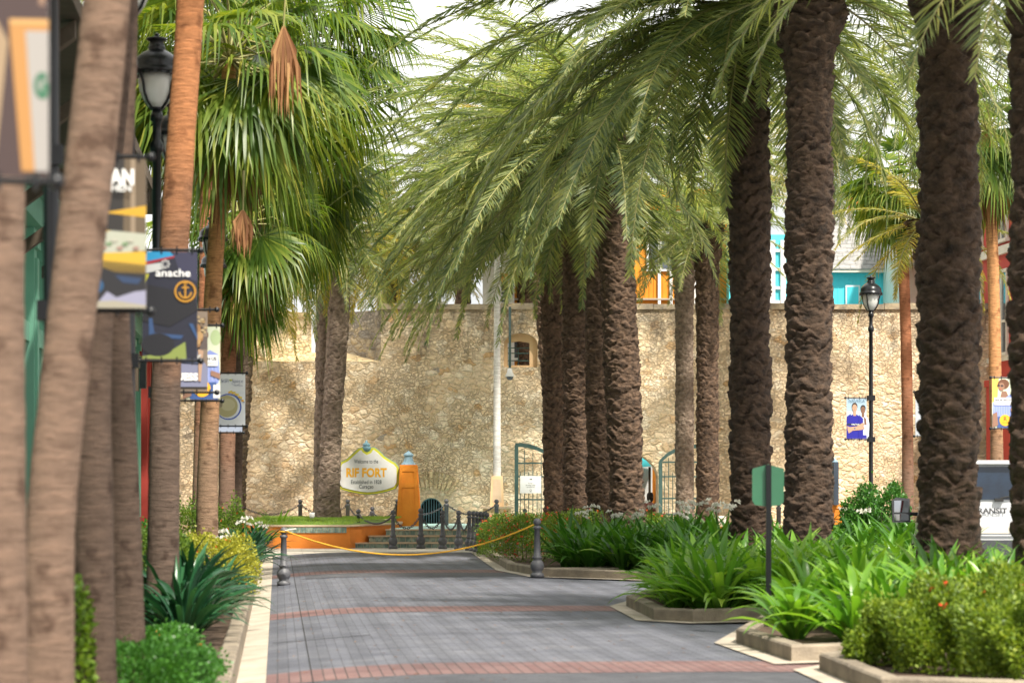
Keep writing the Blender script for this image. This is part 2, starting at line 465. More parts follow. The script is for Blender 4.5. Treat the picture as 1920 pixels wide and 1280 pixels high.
M_TERRA = pm('terracotta_orange', (.74, .24, .03), (.66, .20, .022), 2.5, .75, .004, 30)
M_CAP = pm('pale_cap_stone', (.60, .47, .33), (.52, .38, .25), 3, .8, .004, 30)
M_PEACH = pm('peach_plaster', (.74, .52, .29), (.66, .45, .25), 2, .8, .003, 30)
M_TEAL = pm('teal_paint', (.13, .27, .33), (.17, .33, .40), 6, .5)
M_GREENIRON = pm('green_iron', (.035, .075, .068), (.05, .10, .09), 6, .45)
M_WHITE = col('white_paint', (.80, .80, .79), .5)
M_TURQ = pm('turquoise_paint', (.08, .66, .78), (.10, .70, .82), 1.5, .6)
M_BASIN = pm('pale_turquoise_floor', (.40, .66, .66), (.48, .70, .68), 1.5, .6)
M_GLASS = pm('window_glass', (.10, .12, .15), (.05, .06, .08), 1.2, .12, spec=.8)
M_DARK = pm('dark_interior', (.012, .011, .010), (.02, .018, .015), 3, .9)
M_GREENB = pm('mint_green_paint', (.20, .46, .33), (.17, .40, .29), 1.5, .65)
M_GREEND = pm('deep_green_paint', (.065, .19, .135), (.05, .15, .105), 1.5, .6)
M_BEIGE = pm('beige_plaster', (.50, .46, .38), (.44, .40, .33), 1.5, .85)
M_BROWN = pm('dark_brown_timber', (.055, .038, .024), (.09, .065, .042), 4, .8, stretch=(8, 1, 1))
M_REDB = pm('red_plaster', (.50, .062, .045), (.44, .052, .038), 1.2, .8)
M_CREAM = pm('cream_trim', (.70, .66, .58), (.62, .58, .50), 3, .7)
M_GRASS = leaf_mat('lawn_grass', [(0, (.12, .22, .03)), (.5, (.22, .34, .06)), (1, (.36, .45, .10))], .35)
M_LAWN = pm('lawn_base', (.13, .22, .04), (.20, .30, .06), 8, .95, .02, 60)
M_FROND = leaf_mat('date_frond', [(0, (.035, .065, .034)), (.3, (.095, .135, .062)), (.55, (.19, .225, .09)), (.82, (.31, .32, .11)), (1, (.50, .42, .18))], .42, .40)
M_FRONDY = leaf_mat('date_frond_yellowing', [(0, (.12, .15, .05)), (.35, (.22, .25, .06)), (.65, (.42, .36, .07)), (1, (.50, .30, .06))], .42, .5, (1.7, 1.6, .6))
M_RACHIS = pm('frond_rib', (.22, .22, .07), (.30, .27, .10), 3, .5)
M_FAN = leaf_mat('fan_leaf', [(0, (.022, .055, .010)), (.3, (.058, .115, .018)), (.55, (.125, .19, .028)), (.8, (.26, .29, .05)), (1, (.50, .38, .10))], .42, .36, (1.8, 1.8, .6))
M_DEADFAN = leaf_mat('dead_fan_leaf', [(0, (.11, .042, .02)), (.4, (.24, .11, .045)), (1, (.52, .31, .13))], .25, .8, (1.4, 1.1, .7))
M_BOOT = pm('dark_date_bark', (.014, .009, .006), (.105, .064, .040), 7, .95, .02, 34, lo=.3, hi=.72)
M_BOOT2 = pm('brown_date_bark', (.020, .012, .008), (.17, .105, .066), 8, .95, .02, 34, lo=.3, hi=.72)
M_BOOT3 = pm('grey_date_bark', (.08, .058, .043), (.29, .22, .165), 8, .95, .02, 34, lo=.3, hi=.72)
M_LILY = leaf_mat('lily_leaf', [(0, (.020, .07, .013)), (.4, (.05, .15, .02)), (.75, (.11, .24, .03)), (.93, (.26, .38, .06)), (1, (.36, .24, .07))], .25, .3, (1.8, 2.0, .7), 1.4)
M_LILYL = leaf_mat('light_lily_leaf', [(0, (.04, .12, .016)), (.35, (.09, .22, .025)), (.7, (.20, .35, .04)), (.93, (.42, .50, .09)), (1, (.42, .27, .08))], .32, .3, (1.7, 1.9, .7), 1.4)
M_LILYD = leaf_mat('dark_lily_leaf', [(0, (.008, .035, .016)), (.5, (.018, .075, .030)), (.85, (.04, .13, .05)), (1, (.10, .22, .10))], .15, .26, (1.5, 1.8, 1), 1.4)
M_HEDGE = leaf_mat('hedge_leaf', [(0, (.035, .07, .010)), (.4, (.085, .155, .018)), (.75, (.18, .27, .03)), (1, (.32, .38, .05))], .3, .5, (1.7, 1.7, .6), 1.6)
M_NEARH = leaf_mat('near_hedge_leaf', [(0, (.04, .075, .010)), (.35, (.11, .18, .018)), (.7, (.24, .32, .035)), (1, (.42, .44, .06))], .32, .5, (1.7, 1.7, .6), 1.6)
M_BUSH = leaf_mat('bush_leaf', [(0, (.02, .07, .012)), (.5, (.045, .14, .022)), (1, (.10, .26, .04))], .25, .35, (1.7, 1.9, .7), 1.6)
M_YBUSH = leaf_mat('yellow_bush_leaf', [(0, (.16, .18, .02)), (.5, (.34, .34, .035)), (1, (.52, .46, .06))], .3, .45, (1.5, 1.5, .6), 1.6)
M_FLOWR = pm('red_petals', (.62, .035, .012), (.75, .09, .02), 20, .6)
M_FLOWO = pm('orange_petals', (.85, .30, .02), (.80, .20, .02), 20, .6)
M_FLOWW = pm('white_petals', (.78, .78, .70), (.70, .66, .55), 20, .6)
M_ROPE = pm('yellow_rope', (.70, .38, .02), (.52, .27, .02), 30, .7, .004, 90)
M_LAMPGL = None


def lamp_glass():
    m, N, L, B = nodes_of('lantern_glass')
    B.inputs['Base Color'].default_value = (.74, .74, .70, 1); B.inputs['Roughness'].default_value = .18
    B.inputs['Transmission Weight'].default_value = .25
    return m


M_LAMPGL = lamp_glass()

# ------------------------------------------------------------------ text
def text_geo(body, size=1.0, bold=0.0, width=None, ext=0.0):
    cu = bpy.data.curves.new('lettering', 'FONT'); cu.body = body; cu.size = size; cu.align_x = 'CENTER'; cu.align_y = 'CENTER'
    cu.offset = bold; cu.extrude = ext; cu.resolution_u = 3
    ob = bpy.data.objects.new('lettering', cu); C.objects.link(ob)
    bpy.context.view_layer.update()
    me = bpy.data.meshes.new_from_object(ob.evaluated_get(bpy.context.evaluated_depsgraph_get()))
    vs = [v.co.copy() for v in me.vertices]; fs = [list(p.vertices) for p in me.polygons]
    bpy.data.objects.remove(ob); bpy.data.curves.remove(cu); bpy.data.meshes.remove(me)
    if width and vs:
        w = max(v.x for v in vs) - min(v.x for v in vs); k = width / w
        vs = [Vector((v.x * k, v.y, v.z)) for v in vs]
    return vs, fs


class Art:
    """flat printing on an upright sheet facing -y; every ink layer lies a hair in front of the last"""
    def __init__(s, y0=-.003, step=.0006, k=1.0):
        s.k = k
        s.mb = MB(); s.let = MB(); s.y = y0; s.st = step

    def poly(s, c, pts, m=None):
        s.y -= s.st; c = tuple(q * s.k for q in c)
        n = len(pts); a = sum(pts[i][0] * pts[(i + 1) % n][1] - pts[(i + 1) % n][0] * pts[i][1] for i in range(n))
        if a < 0: pts = pts[::-1]
        s.mb.add([(x, s.y, z) for x, z in pts], [list(range(n))], m or flat(c)); return s

    def rect(s, c, x0, x1, z0, z1): return s.poly(c, [(x0, z0), (x1, z0), (x1, z1), (x0, z1)])

    def ell(s, c, cx, cz, rx, rz, n=22, a0=0, a1=2 * PI, clip=None, rot=0):
        p = []
        for i in range(n):
            t = a0 + (a1 - a0) * i / (n if abs(a1 - a0 - 2 * PI) < 1e-6 else n - 1)
            x, z = rx * math.cos(t), rz * math.sin(t)
            p.append((cx + x * math.cos(rot) - z * math.sin(rot), cz + x * math.sin(rot) + z * math.cos(rot)))
        if clip: p = [(min(max(x, clip[0]), clip[1]), min(max(z, clip[2]), clip[3])) for x, z in p]
        return s.poly(c, p)

    def ring(s, c, cx, cz, r, w, a0=0, a1=2 * PI, n=28, sx=1.0):
        s.y -= s.st; vs, fs = [], []
        for i in range(n + 1):
            t = a0 + (a1 - a0) * i / n
            for q in (r - w / 2, r + w / 2): vs.append((cx + q * math.cos(t) * sx, s.y, cz + q * math.sin(t)))
        for i in range(n): fs.append((2 * i, 2 * i + 1, 2 * i + 3, 2 * i + 2))
        s.mb.add(vs, fs, flat(tuple(q * s.k for q in c))); return s

    def text(s, c, body, x, z, size, bold=0, width=None, rot=0):
        vs, fs = text_geo(body, size, bold, width)
        s.y -= s.st
        cr, sr_ = math.cos(rot), math.sin(rot)
        s.let.add([(x + v.x * cr - v.y * sr_, s.y, z + v.x * sr_ + v.y * cr) for v in vs], fs, flat(c)); return s


def man_figure(a, cx, z0, h, skin, shirt, hair, trousers, face=0):
    """simple printed figure from the hips up"""
    a.poly(shirt, [(cx - .17 * h, z0), (cx - .19 * h, z0 + .42 * h), (cx - .15 * h, z0 + .60 * h), (cx - .05 * h, z0 + .66 * h), (cx + .05 * h, z0 + .66 * h), (cx + .15 * h, z0 + .60 * h), (cx + .19 * h, z0 + .42 * h), (cx + .17 * h, z0)])
    a.poly(skin, [(cx - .04 * h, z0 + .62 * h), (cx + .04 * h, z0 + .62 * h), (cx + .035 * h, z0 + .74 * h), (cx - .035 * h, z0 + .74 * h)])
    a.ell(hair, cx, z0 + .88 * h, .078 * h, .10 * h)
    a.ell(skin, cx + face, z0 + .83 * h, .068 * h, .10 * h)
    for q in (-1, 1): a.ell((.05, .03, .02), cx + face + q * .027 * h, z0 + .85 * h, .010 * h, .006 * h)
    a.rect((.35, .12, .08), cx + face - .02 * h, cx + face + .02 * h, z0 + .775 * h, z0 + .782 * h)
    a.poly(tuple(k * .8 for k in skin), [(cx + face, z0 + .84 * h), (cx + face + .012 * h, z0 + .805 * h), (cx + face - .005 * h, z0 + .805 * h)])

# ------------------------------------------------------------------ ground, road, paving
def camber(u, v):
    z = 0.0
    if u < 1.6: z -= .10 * ((1.6 - u) / 1.7) ** 2
    if 4.0 < u < 5.2: z -= .02 * ((u - 4.0) / 1.2)
    elif u >= 5.2: z -= .02
    return z


def road_strip(name, v0, v1, u0, u1, mat, lift=0.0, du=.4, cut=None):
    us = [u0]
    while us[-1] < u1 - 1e-6: us.append(min(us[-1] + (du if us[-1] < 6 else 3), u1))
    vs, fs = [], []
    nv = max(1, int((v1 - v0) / 3)) + 1
    for j in range(nv):
        v = v0 + (v1 - v0) * j / (nv - 1)
        for u in us:
            x, y = UV(u, v); vs.append((x, y, camber(u, v) + lift))
    n = len(us)
    for j in range(nv - 1):
        for i in range(n - 1):
            fs.append((j * n + i, j * n + i + 1, (j + 1) * n + i + 1, (j + 1) * n + i))
    mb = MB(); mb.add(vs, fs, mat, True)
    return tag(mb.build(name), kind='structure')


g = MB(); g.add([(-400, -100, -.20), (400, -100, -.20), (400, 900, -.20), (-400, 900, -.20)], [(0, 1, 2, 3)], M_GROUND)
tag(g.build('ground'), kind='structure')
ROADS = [(4, 20.6, M_ROAD2), (21.9, 30.8, M_ROAD), (32.2, 44.6, M_ROAD), (46.2, 58.6, M_ROAD)]
for v0, v1, m in ROADS: road_strip('road_paving', v0, v1, -.10, 26, m)
for v0, v1 in ((20.6, 21.9), (30.8, 32.2), (44.6, 46.2)): road_strip('road_band', v0, v1, -.10, 6.2, M_RED, .002)
for v0, v1 in ((20.6, 21.9), (30.8, 32.2), (44.6, 46.2)): road_strip('road_infill', v0, v1, 6.2, 26, M_ROAD)
road_strip('road_dark_course', 42.8, 44.6, .5, 5.2, M_ROAD2, .004)  # strip of darker pavers laid diagonally, just before the farthest red band
# pale gutter on the left and the plaza at the end
road_strip('gutter', 4, 58.6, -.36, -.10, M_GUTTER, .004, .1)
pl = MB()
a = [UV(-9, 58.6), UV(40, 58.6), (60, 77), (-22, 77)]
pl.prism([a[0], a[1], (60, 74.05), (-22, 74.05)], -.12, .0, M_PLAZA); tag(pl.build('plaza_pavement'), kind='structure')
# narrow drain lines in the road
dl = MB()
for u in (.30,):
    a = UV(u, 12); b = UV(u, 58); z = camber(u, 20) + .004
    dl.add([(a[0] - .004, a[1], z), (a[0] + .006, a[1], z), (b[0] + .006, b[1], z), (b[0] - .004, b[1], z)], [(0, 1, 2, 3)])
a, b = UV(-.05, 26.1), UV(1.0, 26.2)
dl.add([(a[0], a[1] - .03, camber(-.05, 0) + .012), (b[0], b[1] - .03, camber(1, 0) + .006), (b[0], b[1] + .03, camber(1, 0) + .006), (a[0], a[1] + .03, camber(-.05, 0) + .012)], [(0, 1, 2, 3)])
tag(dl.build('pavement_joint', M_DARK), kind='structure')

# pavement on the left, between the bed and the shops
pv = MB(); pv.prism([UV(-20, 2), UV(-3.2, 2), UV(-3.2, 60.6), UV(-20, 60.6)], -.15, .10, M_GUTTER)
tag(pv.build('footpath'), kind='structure')

BEDS = []


def bed(name, label, pts, soil_z=.10, kz=.15, kw=.17, ends=True):
    """a planting bed: kerb ring with soil inside; pts is the outer outline"""
    inner = offset(pts, -kw)
    n = len(pts)
    root = thing(name, label, 'planting bed', (pts[0][0], pts[0][1], 0), 0, 'kerbed planting beds')
    bx, by = pts[0]
    k = MB()
    for i in range(n):
        j = (i + 1) % n
        q = [pts[i], pts[j], inner[j], inner[i]]
        L_ = math.hypot(pts[j][0] - pts[i][0], pts[j][1] - pts[i][1])
        m = max(1, int(L_ / .9))
        for s_ in range(m):
            t0, t1 = s_ / m, (s_ + 1) / m - (.008 / L_ if m > 1 else 0)
            lerp = lambda A, B, t: (A[0] + (B[0] - A[0]) * t - bx, A[1] + (B[1] - A[1]) * t - by)
            dz = R.uniform(-.004, .004)
            k.prism([lerp(q[0], q[1], t0), lerp(q[0], q[1], t1), lerp(q[3], q[2], t1), lerp(q[3], q[2], t0)], -.14, kz + dz, M_KERB, .018)
    k.build('kerb', M_KERB, root)
    s = MB(); s.prism([(x - bx, y - by) for x, y in offset(pts, -kw * .9)], -.13, soil_z, M_SOIL)
    s.build('soil', M_SOIL, root)
    return root


def apron(pts, name='gutter_apron', d=.22):
    mb = MB(); o = offset(pts, d)
    mb.add([(x, y, .006) for x, y in o], [list(range(len(o)))], M_GUTTER)
    return tag(mb.build(name), kind='structure')


left_pts = [UV(-3.2, 6), UV(-.36, 6), UV(-.36, 31.8), UV(-.36, 57.8), UV(-3.2, 57.8)]
bed('planting_bed', 'long kerbed bed of palms, lilies and low shrubs down the left side of the road', left_pts, .08, .12, .16)
b1 = [(-.78, 58.4), G(952, 1069), G(1012, 1080), (1.6, 43.1), (3.4, 50), (3.4, 58.4)]
b2 = [G(1030, 1081), (2.6, 41.0), (7.6, 38.0), (9, 50), (9, 58.2), (3.55, 58.2), (3.45, 50), (1.75, 43.1)]
b3 = [G(1174, 1136), G(1226, 1162), G(1300, 1166), (4.6, 29.4), (6.6, 31.6), (6.2, 34.8), (2.1, 34.9)]
b4 = [G(1380, 1205), G(1484, 1240), G(1596, 1236), (6.2, 22.6), (7.4, 25), (7.2, 28.6), (2.9, 27.8)]
b5 = [G(1536, 1256), G(1652, 1306), (6.4, 17.0), (7.2, 21.0), (3.0, 21.6)]
for lab, p in (('small kerbed bed with a red-flowered hedge behind the iron post on the right', b1),
               ('large kerbed bed of white spider lilies under the cluster of brown palm trunks', b2),
               ('kerbed island bed of bright green lilies in the middle right of the road', b3),
               ('kerbed corner bed holding the black post with the green sign', b4),
               ('nearest kerbed bed with a low olive-green hedge at bottom right', b5)):
    bed('planting_bed', lab, p); apron(p)

# ------------------------------------------------------------------ the fort wall
WY, WT = 74.0, 1.3
ZT = wz(580, WY)
def wp(px, py): return (wx(px, WY), wz(py, WY))
xl, xr = -24.0, 17.2
sill = wz(678, WY)
nx0, nx1 = wx(470, WY), wx(714, WY)
in0, in1 = wx(578, WY), wx(640, WY)
def arch(px0, px1, pyb, pys, pyt, n=12):
    """opening outline: base corners, spring line pys, crown pyt"""
    x0, x1 = wx(px0, WY), wx(px1, WY); zb, zs, zt = wz(pyb, WY), wz(pys, WY), wz(pyt, WY)
    p = [(x0, zb), (x1, zb)]
    for i in range(n + 1):
        t = PI * i / n; p.append(((x0 + x1) / 2 + (x1 - x0) / 2 * math.cos(t), zs + (zt - zs) * math.sin(t)))
    return p
win = arch(945, 1008, 688, 645, 624)
low = arch(787, 830, 1010, 955, 933)
gate_o = arch(1040, 1234, 1030, 895, 838, 16)
outer = [(xl, -.2), (gate_o[0][0], -.2)] + [gate_o[0]] + gate_o[2:][::-1] + [gate_o[1], (gate_o[1][0], -.2), (xr, -.2), (xr, ZT), (nx1, ZT), (nx1, sill), (nx0, sill), (nx0, ZT), (xl, ZT)]
outer = [(xl, -.2), (gate_o[0][0], -.2)] + gate_o[2:][::-1] + [(gate_o[1][0], -.2), (xr, -.2), (xr, ZT), (nx1, ZT), (nx1, sill), (nx0, sill), (nx0, ZT), (xl, ZT)]
from mathutils.geometry import tessellate_polygon
wall = thing('fort_wall', 'long high wall of tan rubble stone with a notched top and arched openings', 'stone wall', (0, WY, 0))
w = MB()
loops = [outer, win[::-1], low[::-1]]
tri = tessellate_polygon([[Vector((x, 0, z)) for x, z in lp] for lp in loops])
flatp = [p for lp in loops for p in lp]
# refine: faces stay large, relief comes from the stone material
def orient(t, s):
    a, b, c = [flatp[i] for i in t]
    ar = (b[0] - a[0]) * (c[1] - a[1]) - (c[0] - a[0]) * (b[1] - a[1])
    return t if (ar > 0) == s else t[::-1]
w.add([(x, 0, z) for x, z in flatp], [orient(t, True) for t in tri], M_STONE)
w.add([(x, WT, z) for x, z in flatp], [orient(t, False) for t in tri], M_STONE)
for lp in loops:
    n = len(lp)
    w.add([(x, 0, z) for x, z in lp] + [(x, WT, z) for x, z in lp], [(i, n + i, n + (i + 1) % n, (i + 1) % n) for i in range(n)], M_STONE)
w.build('masonry', M_STONE, wall)
# embrasure cheeks: splayed from the wide outer notch to the narrow inner gap
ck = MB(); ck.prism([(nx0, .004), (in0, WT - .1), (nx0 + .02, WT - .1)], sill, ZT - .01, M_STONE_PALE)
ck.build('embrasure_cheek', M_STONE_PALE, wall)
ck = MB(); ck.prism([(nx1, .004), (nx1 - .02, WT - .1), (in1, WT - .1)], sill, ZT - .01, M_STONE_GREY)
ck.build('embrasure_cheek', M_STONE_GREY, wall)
ck = MB(); ck.add([(nx0, 0, sill + .004), (nx1, 0, sill + .004), (in1, WT - .1, sill + .35), (in0, WT - .1, sill + .35)], [(0, 1, 2, 3)], M_STONE_PALE)
ck.build('embrasure_sill', M_STONE_PALE, wall)
cp = MB()
for a, b in ((xl, nx0), (nx1, xr)):
    x = a
    while x < b - .05:
        q = min(b, x + R.uniform(1.1, 2.0)); cp.box(x, q - .015, -.07, WT + .05, ZT + .002, ZT + .17 + R.uniform(-.02, .02), M_COPING); x = q
cp.build('coping', M_COPING, wall)
# plastered surround and inner wall of the small window
fr = MB()
n = len(win); cx = (win[0][0] + win[1][0]) / 2; cz = (win[0][1] + win[3][1]) / 2
ws = [(cx + (x - cx) * 1.0, z) for x, z in win]
wi = arch(950, 996, 692, 640, 632)
wi = [(wx(952, WY), wz(684, WY)), (wx(993, WY), wz(684, WY)), (wx(993, WY), wz(641, WY)), (wx(973, WY), wz(638, WY)), (wx(952, WY), wz(641, WY))]
rv = MB()
tri2 = tessellate_polygon([[Vector((x, 0, z)) for x, z in win], [Vector((x, 0, z)) for x, z in wi[::-1]]])
ff = win + wi[::-1]
rv.add([(x, .24, z) for x, z in ff], [t if ((ff[t[1]][0] - ff[t[0]][0]) * (ff[t[2]][1] - ff[t[0]][1]) - (ff[t[2]][0] - ff[t[0]][0]) * (ff[t[1]][1] - ff[t[0]][1])) > 0 else t[::-1] for t in tri2], M_PEACH)
m_ = len(wi); rv.add([(x, .24, z) for x, z in wi] + [(x, .6, z) for x, z in wi], [(i, m_ + i, m_ + (i + 1) % m_, (i + 1) % m_) for i in range(m_)], M_PEACH)
wr = rv.build('window_reveal', M_PEACH, wall)
gb = MB()
for py in (652, 662, 676): gb.box(wx(950, WY), wx(996, WY), .30, .33, wz(py, WY), wz(py, WY) + .03, M_GREENIRON)
for px in (952, 972, 994): gb.box(wx(px, WY) - .012, wx(px, WY) + .012, .33, .35, wz(684, WY), wz(650, WY), M_GREENIRON)
gb.build('window_bars', M_GREENIRON, wall)
# grille of the low arch, wedge stones over it
gr = MB()
for i in range(9):
    x = low[0][0] + (low[1][0] - low[0][0]) * (i + .5) / 9
    u_ = (x - (low[0][0] + low[1][0]) / 2) / ((low[1][0] - low[0][0]) / 2)
    top = wz(955, WY) + (wz(933, WY) - wz(955, WY)) * math.sqrt(max(0, 1 - u_ * u_))
    gr.tube([(x, .25, -.1), (x, .25, top)], .016, 6, M_TEAL)
gr.tube([(x, .24, z) for x, z in low[2:]], .04, 6, M_TEAL)
gr.build('arch_grille', M_TEAL, wall)
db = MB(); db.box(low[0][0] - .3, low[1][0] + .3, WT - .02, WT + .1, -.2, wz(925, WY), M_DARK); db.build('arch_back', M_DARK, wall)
vo = MB()
for i in range(11):
    t = -.95 + 1.9 * i / 10; x0 = (wx(787, WY) + wx(830, WY)) / 2
    a, b = math.sin(t * .62), math.cos(t * .62)
    c0 = (x0 + a * .95, wz(960, WY) + b * .95 - .25); c1 = (x0 + a * 1.5, wz(960, WY) + b * 1.5 - .25)
    hw = .042 + R.uniform(-.01, .01)
    px_, pz_ = b * hw, -a * hw
    vo.slab([(c0[0] - px_, c0[1] - pz_), (c0[0] + px_, c0[1] + pz_), (c1[0] + px_ * 1.3, c1[1] + pz_ * 1.3), (c1[0] - px_ * 1.3, c1[1] - pz_ * 1.3)], -.035 - .01 * (i % 3), .01, M_STONE_PALE)
vo.build('arch_stones', M_STONE_PALE, wall)

# ------------------------------------------------------------------ gates, flagpole, security camera
def gate_leaf(label, xs, tops, base, Y, bars, rails, spear):
    root = thing('iron_gate', label, 'gate', (wx(xs[0], Y), Y, 0))
    ox = wx(xs[0], Y)
    f = MB(); x0, x1 = 0, wx(xs[1], Y) - ox
    T = [(wx(px, Y) - ox, wz(py, Y)) for px, py in tops]
    f.box(x0 - .05, x0 + .06, -.05, .05, base, T[0][1], M_GREENIRON)
    f.box(x1 - .06, x1 + .05, -.049, .051, base, T[-1][1], M_GREENIRON)
    up = [(x, z + .05) for x, z in T]; dn = [(x, z - .07) for x, z in T]
    f.slab(up + dn[::-1], -.045, .045, M_GREENIRON)
    f.build('gate_frame', M_GREENIRON, root)
    for py in rails:
        r = MB(); r.box(x0 + .06, x1 - .06, -.025, .025, wz(py, Y) - .022, wz(py, Y) + .022, M_GREENIRON); r.build('rail', M_GREENIRON, root)
    b = MB()
    def topz(x):
        for (xa, za), (xb, zb) in zip(T[:-1], T[1:]):
            if xa <= x <= xb: return za + (zb - za) * (x - xa) / (xb - xa + 1e-9) - .10
        return T[-1][1]
    for i in range(1, bars):
        x = x0 + (x1 - x0) * i / bars
        zt = topz(x) if i % 2 == 0 else wz(spear, Y)
        b.tube([(x, 0, base + .05), (x, 0, zt - .08), (x, 0, zt)], [.014, .014, .003], 6, M_GREENIRON)
    b.build('bars', M_GREENIRON, root)
    return root
gate_leaf('green iron gate leaf with a white notice, left of the brown palm trunks', (968, 1046),
          [(966, 834), (975, 833), (990, 835), (1005, 839), (1020, 846), (1034, 854), (1048, 866)], 0, 72.6, 10, (868, 893, 936, 966), 883)
gate_leaf('green iron gate leaf with a rising curved top, right of the brown palm trunks', (1238, 1316),
          [(1236, 866), (1242, 860), (1252, 851), (1265, 844), (1280, 839), (1298, 836), (1318, 835)], 0, 72.6, 10, (866, 893, 934, 964), 884)
nt = thing('notice_board', 'square white notice with a small arrow fixed to the left iron gate', 'notice', (wx(995, 72.5), 72.48, wz(908, 72.5)))
p_ = MB(); p_.box(-.315, .315, 0, .02, -.26, .26, M_WHITE); p_.build('panel', M_WHITE, nt)
a = Art(-.002)
a.poly((.02, .02, .02), [(-.03, .17), (.01, .17), (.01, .185), (.05, .16), (.01, .135), (.01, .15), (-.03, .15)])
for k, w_ in enumerate((.15, .30, .24)): a.text((.12, .12, .12), ('The way to', 'the village, shops', 'and restaurants')[k], 0, .04 - k * .055, .055, 0, w_)
a.ring((.2, .2, .2), 0, -.17, .028, .008); a.rect((.2, .2, .2), -.03, .03, -.215, -.208)
a.mb.build('printed_symbol', None, nt); a.let.build('lettering', None, nt)

fp = thing('flagpole', 'tall white flagpole on a peach plaster pedestal in front of the stone wall', 'flagpole', (wx(932, 70), 70, 0))
s = 70 / F
m = MB(); m.box(-.44, .44, -.4, .4, .2, wz(968, 70), M_PEACH); m.box(-.40, .40, -.36, .36, wz(968, 70), wz(951, 70), M_PEACH)
m.box(-.47, .47, -.43, .43, wz(953, 70), wz(951, 70) + .03, M_CAP); m.build('plinth', M_PEACH, fp)
z0, z1 = wz(951, 70) + .03, wz(892, 70)
m = MB()
for (r0, r1, q0, q1) in ((.205, .165, z0, z1),):
    m.add([(-r0, -r0, q0), (r0, -r0, q0), (r0, r0, q0), (-r0, r0, q0), (-r1, -r1, q1), (r1, -r1, q1), (r1, r1, q1), (-r1, r1, q1)],
          [(3, 2, 1, 0), (4, 5, 6, 7), (0, 1, 5, 4), (1, 2, 6, 5), (2, 3, 7, 6), (3, 0, 4, 7)], M_PEACH)
m.add([(-.13, -.203, z0 + .12), (.13, -.203, z0 + .12), (.105, -.182, z1 - .1), (-.105, -.182, z1 - .1)], [(0, 1, 2, 3)], M_CAP)
m.build('pedestal', M_PEACH, fp)
M_POLE = pm('weathered_white_paint', (.72, .71, .68), (.48, .46, .43), 5, .6, stretch=(1, 1, 6))
m = MB(); m.tube([(0, 0, z1 - .05), (0, 0, 6), (.02, 0, 12.5)], [.115, .095, .055], 16, M_POLE); m.build('pole', M_POLE, fp)
m = MB(); m.lathe([(.01, 12.45), (.08, 12.5), (.09, 12.6), (.03, 12.7), (.002, 12.72)], 14, M_POLE); m.build('finial', M_POLE, fp)

sc_ = thing('security_camera', 'white dome camera hanging from a green pole before the small window', 'security camera', (wx(956, 73), 73.2, wz(578, 73)))
m = MB(); m.tube([(0, .7, .05), (0, 0, .05), (0, 0, wz(690, 73) - wz(578, 73))], .04, 8, M_GREENIRON); m.build('bracket_pole', M_GREENIRON, sc_)
dz = wz(690, 73) - wz(578, 73)
m = MB(); m.lathe([(.03, dz + .02), (.07, dz - .02), (.085, dz - .10), (.14, dz - .22), (.135, dz - .25)], 16, M_WHITE); m.build('housing', M_WHITE, sc_)
m = MB(); m.lathe([(.11, dz - .25), (.095, dz - .31), (.05, dz - .35), (.003, dz - .36)], 16, M_GLASS); m.build('dome', M_GLASS, sc_)

# ------------------------------------------------------------------ terrace: orange retaining wall, grass, steps, basin floor
M_TILE = pm('patterned_tile', (.34, .42, .34), (.14, .22, .19), 9, .5, stretch=(1, 1, .7), lo=.42, hi=.58)
YT = 62.2
tx = lambda px, Y=YT: wx(px, Y)
gz = .60
plan = [(tx(440, 64), 66), (tx(512), YT), (tx(657), YT), (wx(752, 66.6), 66.6), (wx(752, 71), 71.2), (wx(500, 71), 71.4), (wx(430, 69), 69.5)]
ter = thing('terrace_planter', 'raised grass terrace with an orange retaining wall and patterned tile band', 'planter', (tx(657), YT, 0))
ox, oy = tx(657), YT
L2 = lambda pts: [(x - ox, y - oy) for x, y in pts]
m = MB(); m.prism(L2(plan), -.1, gz - .05, M_TERRA); m.build('retaining_wall', M_TERRA, ter)
# right-hand face catches more light by its own turn; band of tiles on the front face
q = offset(plan, .02)
m = MB(); m.prism(L2(offset(plan, .04)), gz - .045, gz, M_CAP, .012); m.build('cap_stone', M_CAP, ter)
m = MB()
nT = 26; xa, xb = tx(532), tx(650)
for i in range(nT):
    x0 = xa + (xb - xa) * i / nT - ox; x1 = xa + (xb - xa) * (i + 1) / nT - ox
    m.box(x0 + .004, x1 - .004, -.028, .0, gz - .20, gz - .055, M_TILE)
m.build('tile_band', M_TILE, ter)
d = MB(); inn = offset(plan, -.10)
rings = [(inn, gz + .002), (offset(plan, -.8), gz + .05), (offset(plan, -1.6), gz + .10)]
vs = [(x - ox, y - oy, z) for p, z in rings for x, y in p]; n = len(plan)
fs = [(k * n + i, k * n + (i + 1) % n, (k + 1) * n + (i + 1) % n, (k + 1) * n + i) for k in range(2) for i in range(n)] + [[2 * n + i for i in range(n)]]
if sum(plan[i][0] * plan[(i + 1) % n][1] - plan[(i + 1) % n][0] * plan[i][1] for i in range(n)) < 0: fs = [list(f)[::-1] for f in fs]
d.add(vs, fs, M_LAWN, True); d.build('lawn_bed', M_LAWN, ter)
